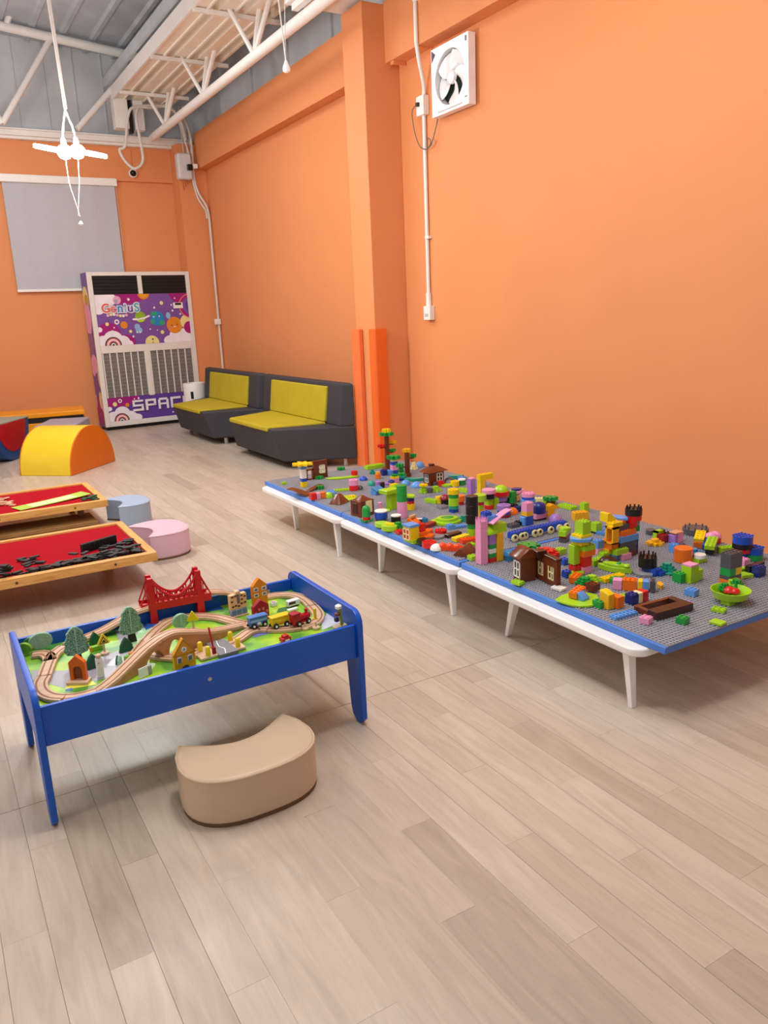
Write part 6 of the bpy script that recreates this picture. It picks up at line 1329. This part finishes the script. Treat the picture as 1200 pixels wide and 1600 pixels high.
toy_brick|light blue cube behind the orange drum|toy brick|2.999 2.406 0.2815 0 0|b lbl 2 2 0.0351
toy_plate|dark blue plate behind the orange drum|toy brick|3.060 2.407 0.2815 -40 0|b dgr 2 4 0.0161
toy_brick|orange drum-shaped brick in front of a light blue cube|toy brick|2.911 2.283 0.2815 0 0|c org 2.2 0.0641
toy_gear|sea blue toothed piece right of the orange drum|toy gear|3.014 2.308 0.2815 0 0|g sky 2 0.0218;c sky 1 0.0125
brick_stack|lime plate with a white round top right of the sea blue piece|toy brick|2.960 2.231 0.2815 0 0|b lim 3 2 0.0183;c whi 1.4 0.0183
brick_stack|lime brick steps with a pale pink top|toy brick|2.709 2.086 0.2815 0 0|b lim 2.6 2.6 0.0369;b lim 2.6 2.6 0.0341;t pin 2.6 2.6 0.0085;b lim 2 2.4 0.0454@2.3,.2,0
toy_brick|green cube in front of the lime steps|toy brick|2.676 2.109 0.2815 0 0|b gre 2.4 2.4 0.0398
toy_plate|dark grey spiked plate by the wall behind the tilted bricks|toy brick|3.327 2.544 0.2815 0 0|k dgr 3.4 0.0408
toy_brick|yellow and orange brick pair tilted against the pile by the wall|toy brick|3.152 2.380 0.3009 -60 20|b org 2.4 4.6 0.029;b yel 2.4 4 0.0194
toy_brick|pink domed bricks on a red brick by the wall|toy brick|3.248 2.377 0.2815 0 0|b red 3 2.4 0.0261;d pin 1.8 0.0327@-1,0,0.0261;d pin 1.6 0.0294@1.2,.4,0.0261
toy_brick|dark blue brick tilted in the pile by the wall|toy brick|3.146 2.328 0.2974 -60 14|b blu 2.4 4 0.0255
toy_brick|lime slab tilted on a black brick by the wall|toy brick|3.107 2.284 0.2941 -60 8|b blk 2 5 0.0283;b lim 2.4 6 0.0188
toy_brick|lime long brick by the wall right of the black brick|toy brick|3.173 2.243 0.2815 -20 0|b lim 4.4 2.2 0.0282
brick_tower|tower of blue, black and red round bricks near the wall|brick tower|3.128 2.136 0.2815 0 0|b blu 2.6 2.4 0.0366;c red 1.9 0.0213;c blk 2.3 0.0244;n blu 2.3 0.0335
brick_stack|blue round brick on a green one by the wall|toy brick|3.177 2.111 0.2815 0 0|c gre 2.2 0.0274;n blu 2.2 0.0304
brick_tower|thick tower with a grey top over green, yellow and orange bricks|brick tower|2.818 1.969 0.2815 0 0|b org 4 2.6 0.0252;b dgr 4 2.6 0.0168;b gre 2 2.6 0.0308@-1,0,0.0419;b yel 2 2.6 0.0308@1,0,0.0419;b dgr 4 2.6 0.0336@0,0,0.0727;b dgr 4 2.6 0.0308@0,0,0.1063;s lim 2.4 2.4 0.0336@-1.2,-2.4,0
toy_brick|pale pink clear brick behind the thick grey-topped tower|toy brick|3.038 2.062 0.2815 0 0|b pin 2.2 2 0.0415
toy_plate|yellow-green plate right of the thick grey-topped tower|toy brick|2.937 1.984 0.2815 -15 0|t lim 3 2.4 0.0143
toy_plate|low lime brick between the thick tower and the pale pink brick|toy brick|2.984 2.037 0.2815 0 0|b lim 2 2 0.0175
brick_stack|dark blue studded brick against a black plate at the right edge|toy brick|2.992 1.958 0.2815 0 0|b nav 2.6 2 0.043@0,0,0;t blk 5.6 1.2 0.043@1,1.6,0
toy_bowl|lime toy bowl at the near right corner holding green and red toy food|toy bowl|2.634 1.835 0.2815 0 0|b lim 2 2 0.0211@-1.4,-.6,0;b lim 2 2 0.0211@1.4,.6,0;u lim 4 0.0369@0,0,0.0158
toy_food|green toy broccoli in the left half of the lime bowl|toy food|2.656 1.878 0.3162 0 0|e gre 1.5 0.0267
toy_food|green toy broccoli at the back of the lime bowl|toy food|2.714 1.866 0.3164 0 0|e gre 1.8 0.0322
toy_food|small red toy tomato at the front of the lime bowl|toy food|2.656 1.857 0.3134 0 0|d red 1.3 0.0212
toy_food|red toy tomato half right of the smaller tomato in the bowl|toy food|2.665 1.837 0.3133 0 0|d red 1.1 0.0185
toy_brick|green brick at the front edge right of the big leaf plate|toy brick|2.195 2.099 0.2815 0 0|b gre 2.4 2.4 0.0264
toy_brick|yellow and orange wedge bricks standing side by side near the front edge|toy brick|2.225 2.066 0.2815 0 0|t gol 1.8 2.6 0.0578@-.9,.6,0;t org 2 2.6 0.0473@1,-.2,0;s yel 1.8 2.6 0.0131@-.9,.6,0.0578
toy_brick|lilac brick behind the yellow and orange wedges|toy brick|2.266 2.147 0.2815 0 0|b pur 2 2 0.0243
toy_brick|dark blue cube lying left of the brown frame|toy brick|2.324 2.052 0.2815 0 0|b nav 2.4 2 0.0399
brick_stack|cream and red bricks behind the dark blue cube|toy brick|2.365 2.042 0.2815 0 0|t cre 1.2 2 0.0427@-.8,.4,0;t red 1.6 2 0.0427@.7,.4,0
toy_brick|low lime brick behind the dark blue cube|toy brick|2.329 2.100 0.2815 0 0|b lim 2 2 0.0162
toy_plate|light blue studded plate at the front edge|toy brick|2.193 1.977 0.2815 -93 0|b lbl 2 6 0.0101
toy_brick|pink brick nearest the front corner of the nearest board|toy brick|2.209 1.882 0.2815 15 0|b pin 2 2 0.0224
toy_brick|green brick right of the pink brick near the front corner|toy brick|2.316 1.803 0.2815 12 0|b gre 2 2 0.0223
toy_brick|lilac brick right of the brown frame|toy brick|2.446 1.891 0.2815 10 0|b pur 2 2 0.0233
toy_brick|sky blue brick standing alone in the middle of the nearest board|toy brick|2.582 1.975 0.2815 10 0|b lbl 2 2.4 0.0244
toy_plate|studded lime plate in front of the lime bowl|toy brick|2.518 1.798 0.2815 20 0|b lim 2 2.6 0.0102
toy_plate|smooth lime plate at the near right edge of the nearest board|toy brick|2.410 1.722 0.2815 10 0|t lim 2.2 2.6 0.0098
toy_roof|hollow dark brown toy roof frame lying near the front edge|toy roof|2.353 1.929 0.2815 -94 0|t dbr 2.6 10 0.0307@2.2,0,0;t brn 1 10 0.023@-2.4,0,0;t brn 3.6 1 0.023@-.2,-4.4,0;t dbr 3.6 1.6 0.0282@-.2,4.2,0
brick_row|pink, orange, yellow and blue bricks lying in a row behind the brown frame|toy brick|2.452 2.147 0.2815 39 0|t pin 2.2 2 0.0417@0,4,0;b org 2.2 3 0.0445@0,1.4,0;t yel 2.2 1 0.0445@0,-.8,0;t lbl 2.2 1.2 0.0445@0,-2,0;b dgr 2.2 1.2 0.0472@0,-3.4,0
toy_food|small curved yellow toy banana right of the lying brick row|toy food|2.554 2.110 0.2815 -40 0|l gol 1.4 3 0.0168
toy_leaf|bumpy yellow toy strip left of the lying brick row|toy leaf|2.468 2.294 0.2815 -95 0|b yel 2 6 0.0173
toy_leaf|green leaf piece behind the pink end of the lying brick row|toy leaf|2.456 2.257 0.2815 0 0|l gre 3 4 0.0199
toy_animal|long lime toy crocodile in front of the colourful building|toy animal|2.565 2.374 0.2815 -159 0|l lim 3 8.5 0.0237;l lim 2.4 6 0.0119;d gre 0.6 0.0089@0,1,0.0356;d lim 0.8 0.0119@0,3,0.0296
brick_stack|dark maroon dome on a red plate in front of the colourful building|toy brick|2.602 2.448 0.2815 -141 0|b mar 2.4 4.4 0.0183;d dbr 2.2 0.0244
toy_plate|lime long plate right of the red and orange totem|toy brick|2.570 2.493 0.2815 -84 0|b lim 2 4 0.0245
'''
for ln in DATA.strip().splitlines():
    if ln.strip() and not ln.startswith('#'): item(ln)
